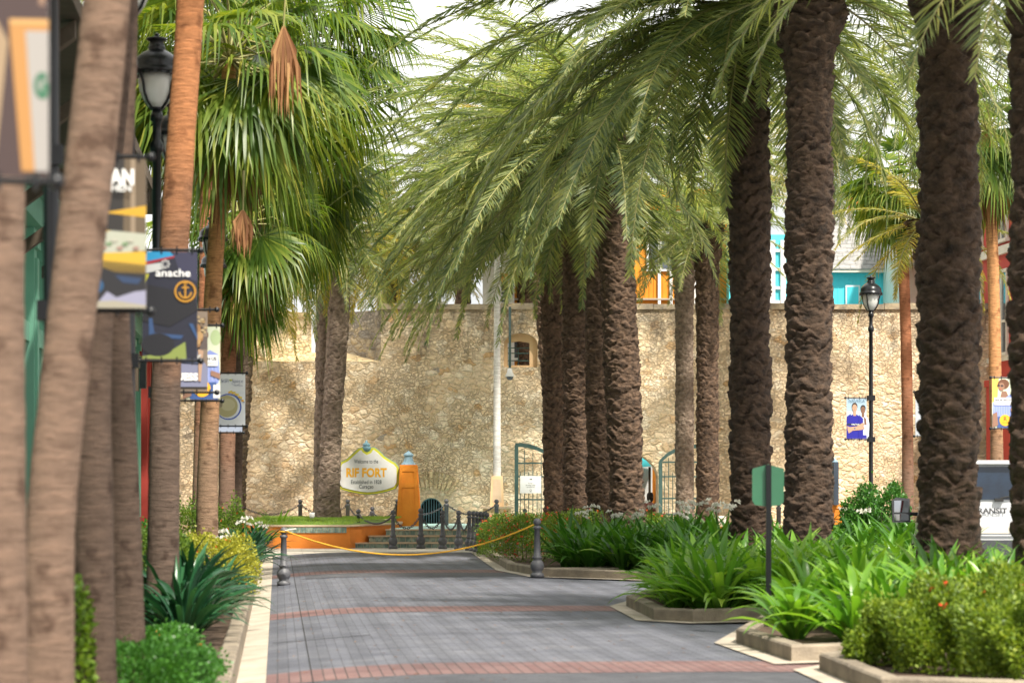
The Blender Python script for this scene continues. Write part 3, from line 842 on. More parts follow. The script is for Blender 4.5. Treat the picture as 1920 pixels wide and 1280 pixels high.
# blades
def grass(name, n, xy, zf, h, mat):
    P = np.array([xy() for _ in range(n)]); z = np.array([zf(x, y) for x, y in P])
    a = NP.uniform(0, 2 * PI, n); hh = h * NP.uniform(.5, 1.3, n); w = .006
    lean = NP.normal(0, .4, (n, 2)) * hh[:, None]
    V = np.zeros((n, 3, 3))
    V[:, 0] = np.stack([P[:, 0] - w * np.cos(a), P[:, 1] - w * np.sin(a), z], 1)
    V[:, 1] = np.stack([P[:, 0] + w * np.cos(a), P[:, 1] + w * np.sin(a), z], 1)
    V[:, 2] = np.stack([P[:, 0] + lean[:, 0], P[:, 1] + lean[:, 1], z + hh], 1)
    return mesh_np(name, V, tris=np.arange(3 * n).reshape(-1, 3), mat=mat)
def lawn_xy():
    while True:
        x = R.uniform(tx(450), wx(745, 66)); y = R.uniform(62.3, 69.5)
        if x > -7.4 + (y - 62) * -.3 and x < tx(650) + (y - YT) * .27: return x, y
gg = grass('grass', 14000, lawn_xy, lambda x, y: gz + .01 + min(.10, .06 * (y - 62.3)), .055, M_GRASS); tag(gg, kind='stuff')

st = thing('stone_steps', 'three low steps with pale nosing and patterned tile risers', 'steps', (wx(657, 62.6), 62.6, 0))
ox, oy = wx(657, 62.6), 62.6
lv = [(62.6, .0, .135, 657), (63.35, .135, .30, 690), (64.1, .30, .455, 722)]
XR = wx(1120, 63)
for Y0, za, zb, px in lv:
    m = MB(); x0 = wx(px, Y0) - ox + .02; x1 = XR - ox
    m.box(x0, x1, Y0 - oy + .03, 66 - oy, za - .1 if za == 0 else za - .02, zb - .03, M_CAP)
    m.build('tread_block', M_CAP, st)
    m = MB(); m.box(x0 - .01, x1 + .01, Y0 - oy - .03, Y0 - oy + .36, zb - .028, zb + .004, M_CAP); m.build('nosing', M_CAP, st)
    m = MB(); nT = int((x1 - x0) / .16)
    for i in range(nT):
        m.box(x0 + .16 * i + .006, x0 + .16 * i + .154, Y0 - oy + .008, Y0 - oy + .031, za + .008, zb - .031, M_TILE)
    m.build('riser_tiles', M_TILE, st)
m = MB(); m.box(wx(735, 66), wx(1240, 66), 64.5, 73.9, -.05, .462, M_BASIN); tag(m.build('terrace_floor'), kind='structure')
# second retaining wall seen between the right-hand trunks
rt = thing('terrace_planter', 'short orange retaining wall with a patterned tile, seen between two right-hand trunks', 'planter', (wx(1466, 62), 62, 0))
m = MB(); m.box(wx(1250, 62) - wx(1466, 62), 0, 0, 3, -.1, wz(987, 62), M_ORANGE2); m.build('retaining_wall', M_ORANGE2, rt)
m = MB(); m.box(wx(1250, 62) - wx(1466, 62) - .03, .04, -.04, 3.04, wz(986.5, 62), wz(983, 62), M_CAP); m.build('cap_stone', M_CAP, rt)
m = MB(); m.box(-.32, -.05, -.022, 0, wz(1000, 62), wz(988, 62), M_TILE); m.build('tile_band', M_TILE, rt)

# ------------------------------------------------------------------ the welcome sign
YS = 69.2
sp = thing('welcome_sign', 'white shield-shaped welcome sign with yellow edging between two orange pillars', 'sign', (wx(694, YS), YS, 0))
ox = wx(694, YS)
cut = [(740, 869), (746, 876), (746, 905), (740, 914), (725, 919), (707, 923), (690, 924.5), (675, 923), (655, 919), (641, 915), (634, 905), (634, 884), (640, 868), (652, 862), (664, 851), (674, 842), (679, 841), (682, 846), (688, 850), (695, 847), (698, 841), (702, 841), (710, 847), (720, 857), (731, 864)]
o2 = [(wx(x, YS) - ox, wz(y, YS)) for x, y in cut]
def grow(p, d): return offset([(x, y) for x, y in p], d)
M_YEL = pm('yellow_green_edging', (.62, .62, .05), (.55, .56, .05), 3, .5)
m = MB(); m.slab(grow(o2, .045), -.05, .05, M_TEAL); m.build('backing_board', M_TEAL, sp)
m = MB(); m.slab(grow(o2, .03), -.075, -.051, M_YEL); m.build('edging', M_YEL, sp)
m = MB(); m.slab(grow(o2, -.035), -.095, -.076, M_WHITE); m.build('face', M_WHITE, sp)
a = Art(-.0965); c = wx(687, YS) - ox
a.text((.03, .05, .06), 'Welcome to the', c, wz(865, YS), .16, .0012, 45 * YS / F)
a.text((.90, .46, .02), 'RIF FORT', c, wz(886.5, YS), .345, .0135, 76 * YS / F)
a.text((.03, .05, .06), 'Established in 1828', c, wz(903.5, YS), .16, .0012, 57 * YS / F)
a.text((.03, .05, .06), 'Curaçao', c, wz(912, YS), .155, .0012, 27 * YS / F)
a.let.build('lettering', None, sp)
m = MB(); zt = wz(848, YS); k = YS / F
m.lathe([(.03, zt), (.09, zt + .04), (.12, zt + .10), (.13, zt + .16), (.09, zt + .18), (.12, zt + .2), (.10, zt + .25), (.04, zt + .29), (.03, zt + .33), (.002, zt + .36)], 12, M_TEAL, (wx(687, YS) - ox, 0, 0)); m.build('finial', M_TEAL, sp)
def pillar(parent, xc, zb, zt, hw0, hw1, mats=(M_ORANGE, M_TEAL), name='pillar'):
    root = MB()
    def rg(h, z): return [(xc - h, -h, z), (xc + h, -h, z), (xc + h, h, z), (xc - h, h, z)]
    vs = rg(hw0, zb) + rg(hw1, zt)
    F6 = [(3, 2, 1, 0), (4, 5, 6, 7), (0, 1, 5, 4), (1, 2, 6, 5), (2, 3, 7, 6), (3, 0, 4, 7)]
    root.add(vs, F6, mats[0])
    # raised frames round sunken panels on the front and right faces
    for rot in (0, PI / 2):
        Mr = Matrix.Translation((xc, 0, 0)) @ Matrix.Rotation(rot, 4, 'Z')
        def pt(s_, t, o=.022):
            h = hw0 + (hw1 - hw0) * t
            return Mr @ Vector((s_ * h, -h - o, zb + (zt - zb) * t))
        for sa, sb, ta, tb in ((-1.0, -.66, 0, .985), (.66, 1.0, 0, .985), (-.66, .66, .90, .985), (-.66, .66, .66, .74), (-.66, .66, 0, .05)):
            ou = [pt(sa, ta), pt(sb, ta), pt(sb, tb), pt(sa, tb)]; iu = [pt(sa, ta, -.01), pt(sb, ta, -.01), pt(sb, tb, -.01), pt(sa, tb, -.01)]
            root.add(iu + ou, F6, mats[0])
    pb = root.build(name, mats[0], parent)
    cpm = MB(); z = zt
    cpm.lathe([(hw1 * .98, z), (hw1 * .90, z + .03), (hw1 * .68, z + .08), (hw1 * .54, z + .19), (hw1 * .52, z + .24), (hw1 * .66, z + .265), (hw1 * .64, z + .30), (hw1 * .40, z + .34), (hw1 * .22, z + .37), (.004, z + .40)], 8, mats[1], (xc, 0, 0), False, PI / 8)
    cpm.build('pillar_cap', mats[1], pb)
    return pb
M_CAPBLUE = pm('grey_blue_cap', (.22, .36, .46), (.27, .41, .50), 5, .6)
pillar(sp, wx(766, YS) - ox, .3, wz(871, YS), .35, .235, (M_ORANGE, M_CAPBLUE))
pillar(sp, wx(609, YS) - ox, .3, wz(871, YS), .35, .235, (M_ORANGE, M_CAPBLUE))
m = MB(); m.box(wx(744, YS) - ox, wx(754, YS) - ox, -.04, .04, wz(893, YS), wz(878, YS), M_TEAL); m.build('sign_bracket', M_TEAL, sp)
m = MB(); m.box(wx(621, YS) - ox, wx(638, YS) - ox, -.04, .04, wz(893, YS), wz(878, YS), M_TEAL); m.build('sign_bracket', M_TEAL, sp)
# sign seen edge-on at right: orange pillar, dark board edge, blue cap
Yq = 60
eq = thing('entrance_pillar', 'narrow orange pillar with a dark upright board edge and blue cap, left of the street lamp', 'pillar', (wx(1569, Yq), Yq, 0))
pillar(eq, 0, .12, wz(945, Yq), .155, .105, (M_ORANGE, M_CAPBLUE))
for o_ in list(eq.children):
    for ch in list(o_.children): bpy.data.objects.remove(ch)
M_SLATE = pm('slate_blue_paint', (.05, .07, .10), (.07, .09, .12), 5, .5)
xq = wx(1564.5, Yq) - wx(1569, Yq)
m = MB(); m.box(xq - .06, xq + .06, -.35, .35, wz(946, Yq), wz(866, Yq), M_SLATE); m.build('board', M_SLATE, eq)
m = MB(); m.lathe([(.09, wz(866, Yq)), (.085, wz(864, Yq)), (.04, wz(861, Yq)), (.004, wz(858, Yq))], 8, M_CAPBLUE, (xq, 0, 0), False); m.build('cap', M_CAPBLUE, eq)
m = MB(); m.box(xq - .095, xq - .062, -.2, .2, wz(890, Yq), wz(870, Yq), M_TEAL); m.build('side_plate', M_TEAL, eq)
m = MB(); m.box(-.34, .36, -.4, .4, -.05, .13, M_GUTTER); m.build('footing', M_GUTTER, eq)

# ------------------------------------------------------------------ bollards and chains
def bollard_parts(h, mat, plain=False):
    k = h / 1.0
    root = thing('bollard', 'x', 'bollard')
    m = MB()
    if plain:
        m.lathe([(.062, 0), (.062, .78 * k), (.075, .80 * k), (.075, .83 * k), (.05, .86 * k)], 14, mat); m.build('post', mat, root)
    else:
        m.lathe([(.115, 0), (.115, .05), (.095, .075), (.075, .09), (.10, .13), (.118, .18), (.112, .23), (.085, .275), (.062, .30), (.082, .32), (.082, .345), (.060, .365),
                 (.054, .50 * k), (.047, .80 * k), (.066, .815 * k), (.070, .835 * k), (.058, .855 * k), (.04, .865 * k)], 18, mat)
        m.build('post', mat, root)
    b = MB(); pr = [(.035, .86 * k)] + [(.066 * math.sin(t), .925 * k - .066 * math.cos(t)) for t in [.5 + i * (PI - .52) / 8 for i in range(9)]] + [(.002, .925 * k + .068)]
    b.lathe(pr, 14, mat); b.build('ball_top', mat, root)
    return root
PB = bollard_parts(1.0, M_IRON); PP = bollard_parts(1.0, M_IRON, True)
used = {}
def put_bollard(p, x, y, z, label, group, s=1.0):
    o = p if p.name not in used else dup(p)
    used[p.name] = 1
    o.location = (x, y, z); o.scale = (s, s, s); o.rotation_euler.z = R.uniform(0, 1)
    tag(o, label, 'bollard', group); return o
def sag(p, q, drop, n=22):
    p, q = Vector(p), Vector(q)
    return [p.lerp(q, i / n) - Vector((0, 0, drop * 4 * (i / n) * (1 - i / n))) for i in range(n + 1)]
def chain(label, p, q, drop, r=.013, step=.055, mat=M_IRON, group='chains hanging between the bollards'):
    """links: small rings alternately turned along the sagging line"""
    pts = sag(p, q, drop, 60); m = MB()
    L_ = sum((pts[i + 1] - pts[i]).length for i in range(60)); n = max(6, int(L_ / step)); acc = 0; k = 0
    for i in range(60):
        seg = (pts[i + 1] - pts[i]).length
        while k * step <= acc + seg and k < n + 1:
            f = (k * step - acc) / seg; c = pts[i].lerp(pts[i + 1], f); t = (pts[i + 1] - pts[i]).normalized()
            u_ = Vector((0, 0, 1)).cross(t); u_ = u_.normalized() if u_.length > .1 else Vector((1, 0, 0))
            v_ = t.cross(u_)
            w_ = u_ if k % 2 else v_
            ring = [c + t * (math.cos(a_) * .040) + w_ * (math.sin(a_) * .024) for a_ in [2 * PI * j / 8 for j in range(9)]]
            m.tube(ring, r * .75, 4, mat, False); k += 1
        acc += seg
    o = m.build('chain', mat); tag(o, label, 'chain', group); return o
row = [(672, 64.6, .0), (737, 61.9, 0), (789, 62.1, 0), (830, 61.8, 0), (860, 61.0, 0)]
rng_ = []
names = ['in front of the orange wall corner, leftmost before the steps', 'second from the left before the steps', 'tallest before the middle of the steps', 'fourth from the left before the steps', 'just left of the tight row of bollards']
for (px, Y, z), nm in zip(row, names):
    s_ = 1.0
    if px == 789: s_ = 1.05
    rng_.append((put_bollard(PB, wx(px, Y), Y, z, 'grey cast-iron bollard ' + nm, 'bollards before the steps', s_), s_))
tight = [(880, 60.2), (888, 59.6), (895, 58.9), (901, 58.3), (907, 57.6), (912.5, 56.6)]
nm2 = ['first and farthest of the tight row beside the hedge', 'second farthest of the tight row beside the hedge', 'third farthest of the tight row beside the hedge', 'fourth farthest of the tight row beside the hedge', 'second nearest of the tight row beside the hedge', 'nearest of the tight row by the hedge']
for (px, Y), nm in zip(tight, nm2):
    rng_.append((put_bollard(PB, wx(px, Y), Y, 0.0, 'grey cast-iron bollard, ' + nm, 'bollards before the steps'), 1.0))
cl = ['between the first two bollards before the steps', 'between the second and the tallest bollard before the steps', 'between the tallest and the fourth bollard before the steps', 'between the fourth and fifth bollards before the steps', 'joining the fifth bollard to the tight row']
tops = [(o.location.x, o.location.y, .84 * s_) for o, s_ in rng_]
for i in range(len(tops) - 1):
    d = (Vector(tops[i + 1]) - Vector(tops[i])).length
    if i == 0:
        chain('long grey chain rising ' + cl[0], tops[0], tops[1], .22)
    elif i < 5: chain('grey chain sagging deeply ' + cl[i], tops[i], tops[i + 1], .34 if d > .5 else .2)
    else: chain('short grey chain drooping between close-set bollards beside the hedge', tops[i], tops[i + 1], .38)
rear = [(448, 71.5, .22), (563, 71.5, .22), (652, 71.5, .22), (698, 72.6, .0), (745, 70.2, .24), (837, 70.5, .24), (931, 68.6, .24), (984, 66, .0), (1290, 66, .1), (1460, 64, .2)]
nm3 = ['at the left end, behind the lilies', 'standing behind the grass left of the double palm', 'under the welcome sign, right of the double palm', 'low one behind the lawn under the welcome sign', 'beside the left foot of the orange pillar', 'right of the small barred arch', 'in front of the flagpole plinth', 'its ball showing over the red-flowered hedge', 'its ball showing over lilies near the right gate', 'above the short orange wall between two big trunks']
for (px, Y, z), nm in zip(rear, nm3):
    put_bollard(PP, wx(px, Y), Y, z, 'slim grey post with a ball top, ' + nm, 'slim posts along the fort wall')
for i, nm in ((0, 'left of the double palm above the lawn'), (1, 'passing behind the double palm'), (2, 'under the left half of the welcome sign'), (3, 'from the low post up to the orange pillar'), (4, 'in front of the orange pillar'), (5, 'from the barred arch to the flagpole')):
    p, q_ = rear[i], rear[i + 1]
    chain('thin grey chain ' + nm, (wx(p[0], p[1]), p[1], p[2] + .84), (wx(q_[0], q_[1]), q_[1], q_[2] + .84), .30, .012)
fl = put_bollard(PB, wx(532, 41), 41.0, camber(0.05, 0) + .0, 'dark iron bollard at the left edge of the road holding the yellow rope', 'bollards holding the rope')
fr_ = put_bollard(PB, wx(1007, 42.6), 42.4, 0.0, 'dark iron bollard at the kerb before the lilies holding the yellow rope', 'bollards holding the rope', 1.05)
m = MB(); pts = sag((fl.location.x + .06, 41.0, .83), (fr_.location.x - .05, 42.4, .93), .46, 48)
for ph in range(3):
    q3 = []
    for i, p in enumerate(pts):
        for j in range(6):
            if i == len(pts) - 1 and j: break
            pp = p.lerp(pts[min(i + 1, len(pts) - 1)], j / 6); t = (i * 6 + j) * .9 + ph * 2 * PI / 3
            q3.append(pp + Vector((0, math.cos(t), math.sin(t))) * .0085)
    m.tube(q3, .0075, 5, M_ROPE)
rp = tag(m.build('barrier_rope', M_ROPE), 'yellow rope slung across the road between two iron bollards', 'rope')
m = MB(); m.tube([(fl.location.x + .03, 40.93, .85), (fl.location.x + .22, 40.9, .88)], .012, 6, M_FLOWW); m.tube([(fl.location.x + .066 * math.cos(t), 41 + .066 * math.sin(t), .83) for t in [i * PI / 6 for i in range(13)]], .014, 5, M_ROPE); m.build('knot', M_ROPE, rp)

# ------------------------------------------------------------------ street lamps and hanging banners
def lamp_post():
    root = thing('street_lamp', 'x', 'street lamp')
    m = MB()
    m.lathe([(.13, 0), (.13, .06), (.11, .10), (.09, .35), (.10, .40), (.075, .46), (.055, .60), (.05, .95), (.065, .98), (.065, 1.02), (.046, 1.08), (.044, 3.9), (.040, 4.85), (.060, 4.87), (.066, 4.91), (.060, 4.95), (.038, 4.98), (.040, 5.16), (.060, 5.18), (.060, 5.22), (.035, 5.30)], 16, M_BLACK)
    m.build('pole', M_BLACK, root)
    g_ = MB(); g_.lathe([(.045, 5.2980), (.075, 5.3120), (.125, 5.3820), (.158, 5.4660), (.172, 5.5640), (.170, 5.6410)], 20, M_LAMPGL); lg = g_.build('lantern_glass', M_LAMPGL, root)
    r = MB()
    r.lathe([(.035, 5.2700), (.06, 5.2840), (.075, 5.3015), (.05, 5.3120)], 12, M_BLACK)
    for k in range(4):
        a_ = k * PI / 2 + PI / 4 + .1
        r.tube([(math.cos(a_) * q, math.sin(a_) * q, z) for q, z in ((.06, 5.2910), (.125, 5.3540), (.168, 5.4380), (.185, 5.5360), (.205, 5.5920), (.215, 5.6340))], .013, 6, M_BLACK)
    r.build('lantern_ribs', M_BLACK, root)
    h = MB()
    h.lathe([(.16, 5.6375), (.235, 5.6340), (.242, 5.6550), (.242, 5.6725), (.225, 5.6865), (.218, 5.7110), (.215, 5.7600), (.18, 5.8090), (.13, 5.8510), (.095, 5.8720), (.075, 5.8860), (.085, 5.9000), (.075, 5.9140), (.065, 5.9630), (.09, 5.9770), (.10, 5.9875), (.09, 6.0015), (.045, 6.0120), (.02, 6.0190), (.025, 6.0400), (.004, 6.0540)], 24, M_BLACK)
    hd = h.build('lantern_hood', M_BLACK, root)
    tt = MB()
    for k in range(20):
        a_ = 2 * PI * k / 20; tt.box(-.02, .02, -.008, .008, 5.6200, 5.6410, M_BLACK, Matrix.Rotation(a_, 4, 'Z') @ Matrix.Translation((0, -.236, 0)))
    tt.build('drip_edge', M_BLACK, hd)
    return root
LP = lamp_post(); lamp_used = [0]
def add_arm(root, side, z, L_=.545):
    z = z / root.scale.z
    m = MB()
    m.box(-.075, .075, -.075, .075, z - .055, z + .055, M_BLACK)
    m.tube([(0, -.02, z), (side * L_, -.02, z)], .012, 8, M_BLACK)
    m.lathe([(.002, -.028), (.02, -.02), (.028, 0), (.02, .02), (.002, .028)], 10, M_BLACK, (side * (L_ + .01), -.02, z))
    for q in (.13, .25, .37, .49):
        m.box(side * q - .006, side * q + .006, -.032, -.008, z - .03, z + .03, M_BLACK)
    m.build('banner_arm', M_BLACK, root)
def street_lamp(px, Y, side, label, sc=1.0):
    o = LP if not lamp_used[0] else dup(LP)
    lamp_used[0] += 1
    o.location = (wx(px, Y), Y, 0); o.rotation_euler.z = math.atan(.097)
    o.scale = (1.13, 1.13, 1.05) if px == 294 else (1, 1, 1)
    tag(o, label, 'street lamp', 'black street lamps along the road'); return o
BZ0, BZ1 = 2.60, 3.44
def banner(px, Y, side, label, art, arms=True):
    root = thing('hanging_banner', label, 'banner', (wx(px, Y), Y, 0), math.atan(.097), 'advertising banners on the lamp posts')
    x0, x1 = sorted((side * .10, side * .53))
    m = MB(); m.box(x0, x1, -.024, -.019, BZ0, BZ1, flat((.6, .6, .6))); m.build('fabric', None, root)
    a_ = Art(-.0245, k={'art_urban': .55, 'art_anchor': .55, 'art_cups': .75, 'art_guess': .7}.get(art.__name__, 1.0)); art(a_, x0, x1, BZ0, BZ1)
    a_.mb.build('printed_picture', None, root)
    if a_.let.v: a_.let.build('lettering', None, root)
    return root

def art_cups(a, x0, x1, z0, z1):
    w, h = x1 - x0, z1 - z0; X = lambda t: x0 + w * t; Z = lambda t: z0 + h * t
    a.rect((.055, .03, .028), x0, x1, z0, z1); a.rect((.30, .18, .12), X(.93), X(.97), Z(.66), Z(.80))
    a.poly((.34, .24, .14), [(X(.12), Z(.02)), (X(.10), Z(.58)), (X(.60), Z(.62)), (X(.70), Z(.52)), (X(.60), Z(.02))])
    a.poly((.30, .27, .23), [(X(.12), Z(.02)), (X(.10), Z(.60)), (X(.40), Z(.60)), (X(.42), Z(.02))])
    a.poly((.45, .22, .06), [(X(.80), Z(.02)), (X(.71), Z(.58)), (X(.72), Z(.60)), (X(1), Z(.60)), (X(1), Z(.02))])
    a.poly((.36, .34, .32), [(X(.90), Z(.02)), (X(.83), Z(.56)), (X(1), Z(.56)), (X(1), Z(.02))])
    a.rect((.60, .34, .12), X(.71), X(1), Z(.585), Z(.605))
    cx, cz = X(.955), Z(.35); a.ring((.02, .14, .07), cx, cz, .032, .022, .9, 5.2, sx=.6); a.ell((.03, .16, .08), X(.975), Z(.335), .010, .03)
def art_urban(a, x0, x1, z0, z1):
    w, h = x1 - x0, z1 - z0; X = lambda t: x0 + w * t; Z = lambda t: z0 + h * t
    a.rect((.17, .12, .07), x0, x1, z0, z1)
    a.poly((.028, .024, .022), [(X(0), Z(.46)), (X(.70), Z(.42)), (X(.72), Z(1)), (X(0), Z(1))])
    a.poly((.40, .30, .20), [(X(.80), Z(.4)), (X(.86), Z(.4)), (X(.86), Z(1)), (X(.80), Z(1))])
    a.poly((.80, .46, .03), [(X(.45), Z(.64)), (X(1), Z(.69)), (X(1), Z(.61))])
    a.poly((.72, .42, .03), [(X(0), Z(.55)), (X(.9), Z(.50)), (X(1), Z(.30)), (X(0), Z(.36))])
    a.poly((.60, .62, .50), [(X(0), Z(.36)), (X(.15), Z(.47)), (X(.55), Z(.52)), (X(1), Z(.50)), (X(1), Z(.39)), (X(.5), Z(.36))])
    for k in range(12): a.ell(((.25, .38, .20), (.66, .64, .52), (.50, .30, .25))[k % 3], X(.1 + .07 * k), Z(.43 + .03 * math.sin(k * 2.1)), .018, .010)
    a.poly((.85, .52, .04), [(X(0), Z(.36)), (X(1), Z(.38)), (X(1), Z(.29)), (X(0), Z(.34))])
    a.poly((.20, .13, .03), [(X(0), Z(.33)), (X(1), Z(.29)), (X(1), Z(.20)), (X(0), Z(.20))])
    for k in range(22):
        t = k / 22; a.poly((.55, .36, .05), [(X(t), Z(.335 - .04 * t)), (X(t + .02), Z(.335 - .04 * t)), (X(t + .01), Z(.22))])
    a.poly((.016, .016, .022), [(X(0), Z(.20)), (X(.3), Z(.30)), (X(.6), Z(.24)), (X(1), Z(.23)), (X(1), Z(.06)), (X(0), Z(.06))])
    a.ell((.02, .11, .26), X(.28), Z(.15), .075, .055); a.poly((.025, .06, .15), [(X(.6), Z(.22)), (X(.95), Z(.20)), (X(.9), Z(.16)), (X(.7), Z(.17))])
    a.poly((.42, .42, .58), [(X(.35), Z(.02)), (X(.5), Z(.11)), (X(.62), Z(.07)), (X(.85), Z(.11)), (X(1), Z(.12)), (X(1), Z(.02))])
    a.poly((.50, .46, .36), [(X(0), Z(0)), (X(0), Z(.035)), (X(.6), Z(.05)), (X(1), Z(.02)), (X(1), Z(0))])
    a.text((.72, .72, .70), 'URBAN', X(.50), Z(.87), .115, .006, .30)
    a.text((.70, .70, .68), 'KITCHEN', X(.53), Z(.80), .055, .001, .24)
def art_anchor(a, x0, x1, z0, z1):
    w, h = x1 - x0, z1 - z0; X = lambda t: x0 + w * t; Z = lambda t: z0 + h * t
    a.rect((.018, .020, .045), x0, x1, z0, z1)
    a.poly((.05, .05, .11), [(X(.55), Z(1)), (X(1), Z(1)), (X(1), Z(.72)), (X(.7), Z(.78))])
    a.poly((.02, .38, .75), [(X(0), Z(.97)), (X(0), Z(1)), (X(.5), Z(1)), (X(.58), Z(.96)), (X(0), Z(.90))])
    a.poly((.45, .03, .05), [(X(0), Z(.90)), (X(.58), Z(.965)), (X(.58), Z(.945)), (X(.3), Z(.91)), (X(0), Z(.86))])
    a.poly((.75, .76, .76), [(X(0), Z(.87)), (X(.35), Z(.90)), (X(.4), Z(.84)), (X(0), Z(.79))])
    a.poly((.75, .72, .04), [(X(0), Z(.79)), (X(.12), Z(.79)), (X(.06), Z(.70)), (X(0), Z(.66))])
    a.poly((.012, .012, .02), [(X(.05), Z(.70)), (X(.95), Z(.60)), (X(1), Z(.45)), (X(.5), Z(.30)), (X(0), Z(.35))])
    a.poly((.04, .10, .26), [(X(.12), Z(.38)), (X(.18), Z(.38)), (X(.22), Z(.24)), (X(.75), Z(.22)), (X(.70), Z(.185)), (X(.12), Z(.20))])
    a.poly((.04, .11, .28), [(X(.84), Z(.33)), (X(.92), Z(.33)), (X(1), Z(.22)), (X(1), Z(.17))])
    a.poly((.34, .42, .10), [(X(0), Z(0)), (X(0), Z(.02)), (X(.5), Z(.07)), (X(.78), Z(.16)), (X(.80), Z(0))])
    a.ell((.010, .010, .018), X(.28), Z(.13), .13, .09)
    for k in range(8):
        t = k * PI / 4; a.poly((.82, .82, .82), [(X(.42) + .010 * math.cos(t), Z(.885) + .010 * math.sin(t)), (X(.42) + .036 * math.cos(t + .25), Z(.885) + .036 * math.sin(t + .25)), (X(.42) + .036 * math.cos(t - .25), Z(.885) + .036 * math.sin(t - .25))])
    a.text((.80, .80, .80), 'anache', X(.56), Z(.80), .085, .001, .27)
    cx, cz = X(.78), Z(.63)
    a.ring((.80, .38, .03), cx, cz, .078, .014, sx=1.0)
    a.rect((.80, .38, .03), cx - .006, cx + .006, cz - .05, cz + .055); a.rect((.80, .38, .03), cx - .028, cx + .028, cz + .025, cz + .036)
    a.ring((.80, .38, .03), cx, cz - .005, .045, .012, PI, 2 * PI); a.ring((.80, .38, .03), cx, cz + .06, .010, .006)
def art_guess(a, x0, x1, z0, z1):
    w, h = x1 - x0, z1 - z0; X = lambda t: x0 + w * t; Z = lambda t: z0 + h * t
    a.rect((.26, .20, .15), x0, x1, z0, z1); a.rect((.13, .10, .09), x0, x1, z0 + .52 * h, z0 + .68 * h)
    for k in range(26): a.ell(((.40, .26, .12), (.20, .14, .09), (.48, .36, .20))[k % 3], X(R.uniform(.3, 1)), Z(R.uniform(.72, .97)), .02, .014)
    a.poly((.26, .27, .40), [(X(.0), Z(.05)), (X(.05), Z(.42)), (X(.3), Z(.50)), (X(.75), Z(.5)), (X(1), Z(.3)), (X(1), Z(.05))])
    for k in range(14): a.ell(((.38, .20, .08), (.52, .32, .14))[k % 2], X(.62 + .16 * math.cos(k * .9)), Z(.66 + .12 * math.sin(k * .9) + .004 * k), .05, .045)
    a.ell((.62, .38, .26), X(.50), Z(.72), .036, .052); a.poly((.10, .13, .24), [(X(.25), Z(.36)), (X(.35), Z(.56)), (X(.7), Z(.56)), (X(.8), Z(.34))])
    a.poly((.55, .35, .24), [(X(.78), Z(.52)), (X(.90), Z(.5)), (X(.84), Z(.12)), (X(.78), Z(.12))])
    a.poly((.60, .58, .55), [(X(.6), Z(.42)), (X(.85), Z(.46)), (X(.8), Z(.40))])
    a.ell((.55, .36, .25), X(.18), Z(.38), .03, .04)
    a.text((.78, .76, .74), 'GUESS', X(.42), Z(.17), .10, .006, .30)
def art_shop(a, x0, x1, z0, z1):
    w, h = x1 - x0, z1 - z0; X = lambda t: x0 + w * t; Z = lambda t: z0 + h * t
    a.rect((.62, .66, .50), x0, x1, z0, z1); a.poly((.78, .50, .10), [(X(0), Z(1)), (X(0), Z(.5)), (X(.22), Z(.62)), (X(.28), Z(1))])
    a.ell((.42, .52, .28), X(.88), Z(.85), .06, .09)
    a.poly((.26, .14, .09), [(X(.30), Z(.56)), (X(.40), Z(.74)), (X(.58), Z(.74)), (X(.72), Z(.58))])
    a.poly((.24, .30, .62), [(X(.02), Z(.18)), (X(.05), Z(.50)), (X(.25), Z(.64)), (X(.45), Z(.56)), (X(.72), Z(.68)), (X(.95), Z(.62)), (X(1), Z(.3)), (X(.95), Z(.22))])
    for k in range(9): a.rect((.36, .42, .70), X(.08 + .1 * k), X(.10 + .1 * k), Z(.26), Z(.44))
    a.ell((.15, .06, .03), X(.46), Z(.885), .10, .085); a.ell((.30, .16, .10), X(.38), Z(.83), .052, .072)
    a.ell((.03, .02, .03), X(.26), Z(.855), .026, .016); a.ell((.03, .02, .03), X(.40), Z(.85), .024, .016); a.ell((.60, .10, .08), X(.33), Z(.785), .014, .007)
    a.poly((.04, .09, .26), [(X(.2), Z(0)), (X(.22), Z(.22)), (X(.9), Z(.24)), (X(.95), Z(0))])
    a.poly((.28, .15, .10), [(X(.0), Z(.0)), (X(.02), Z(.28)), (X(.2), Z(.32)), (X(.24), Z(.05))]); a.poly((.28, .15, .10), [(X(.75), Z(.40)), (X(1), Z(.36)), (X(1), Z(.28)), (X(.75), Z(.33))])
    a.rect((.72, .70, .66), X(.82), X(1), Z(.02), Z(.20))
    a.rect((.80, .80, .80), X(.08), X(.94), Z(.46), Z(.61))
    a.text((.03, .03, .04), 'SHOP WITH US', X(.51), Z(.555), .052, .002, .34)
    a.text((.25, .25, .28), 'RIF FORT & RENAISSANCE', X(.51), Z(.495), .03, 0, .34)
    a.ell((.86, .42, .02), X(.52), Z(.15), .098, .098)
    a.text((.18, .08, .01), 'R', X(.52), Z(.175), .10, .002); a.text((.18, .08, .01), 'RENAISSANCE', X(.52), Z(.10), .018, 0, .11)
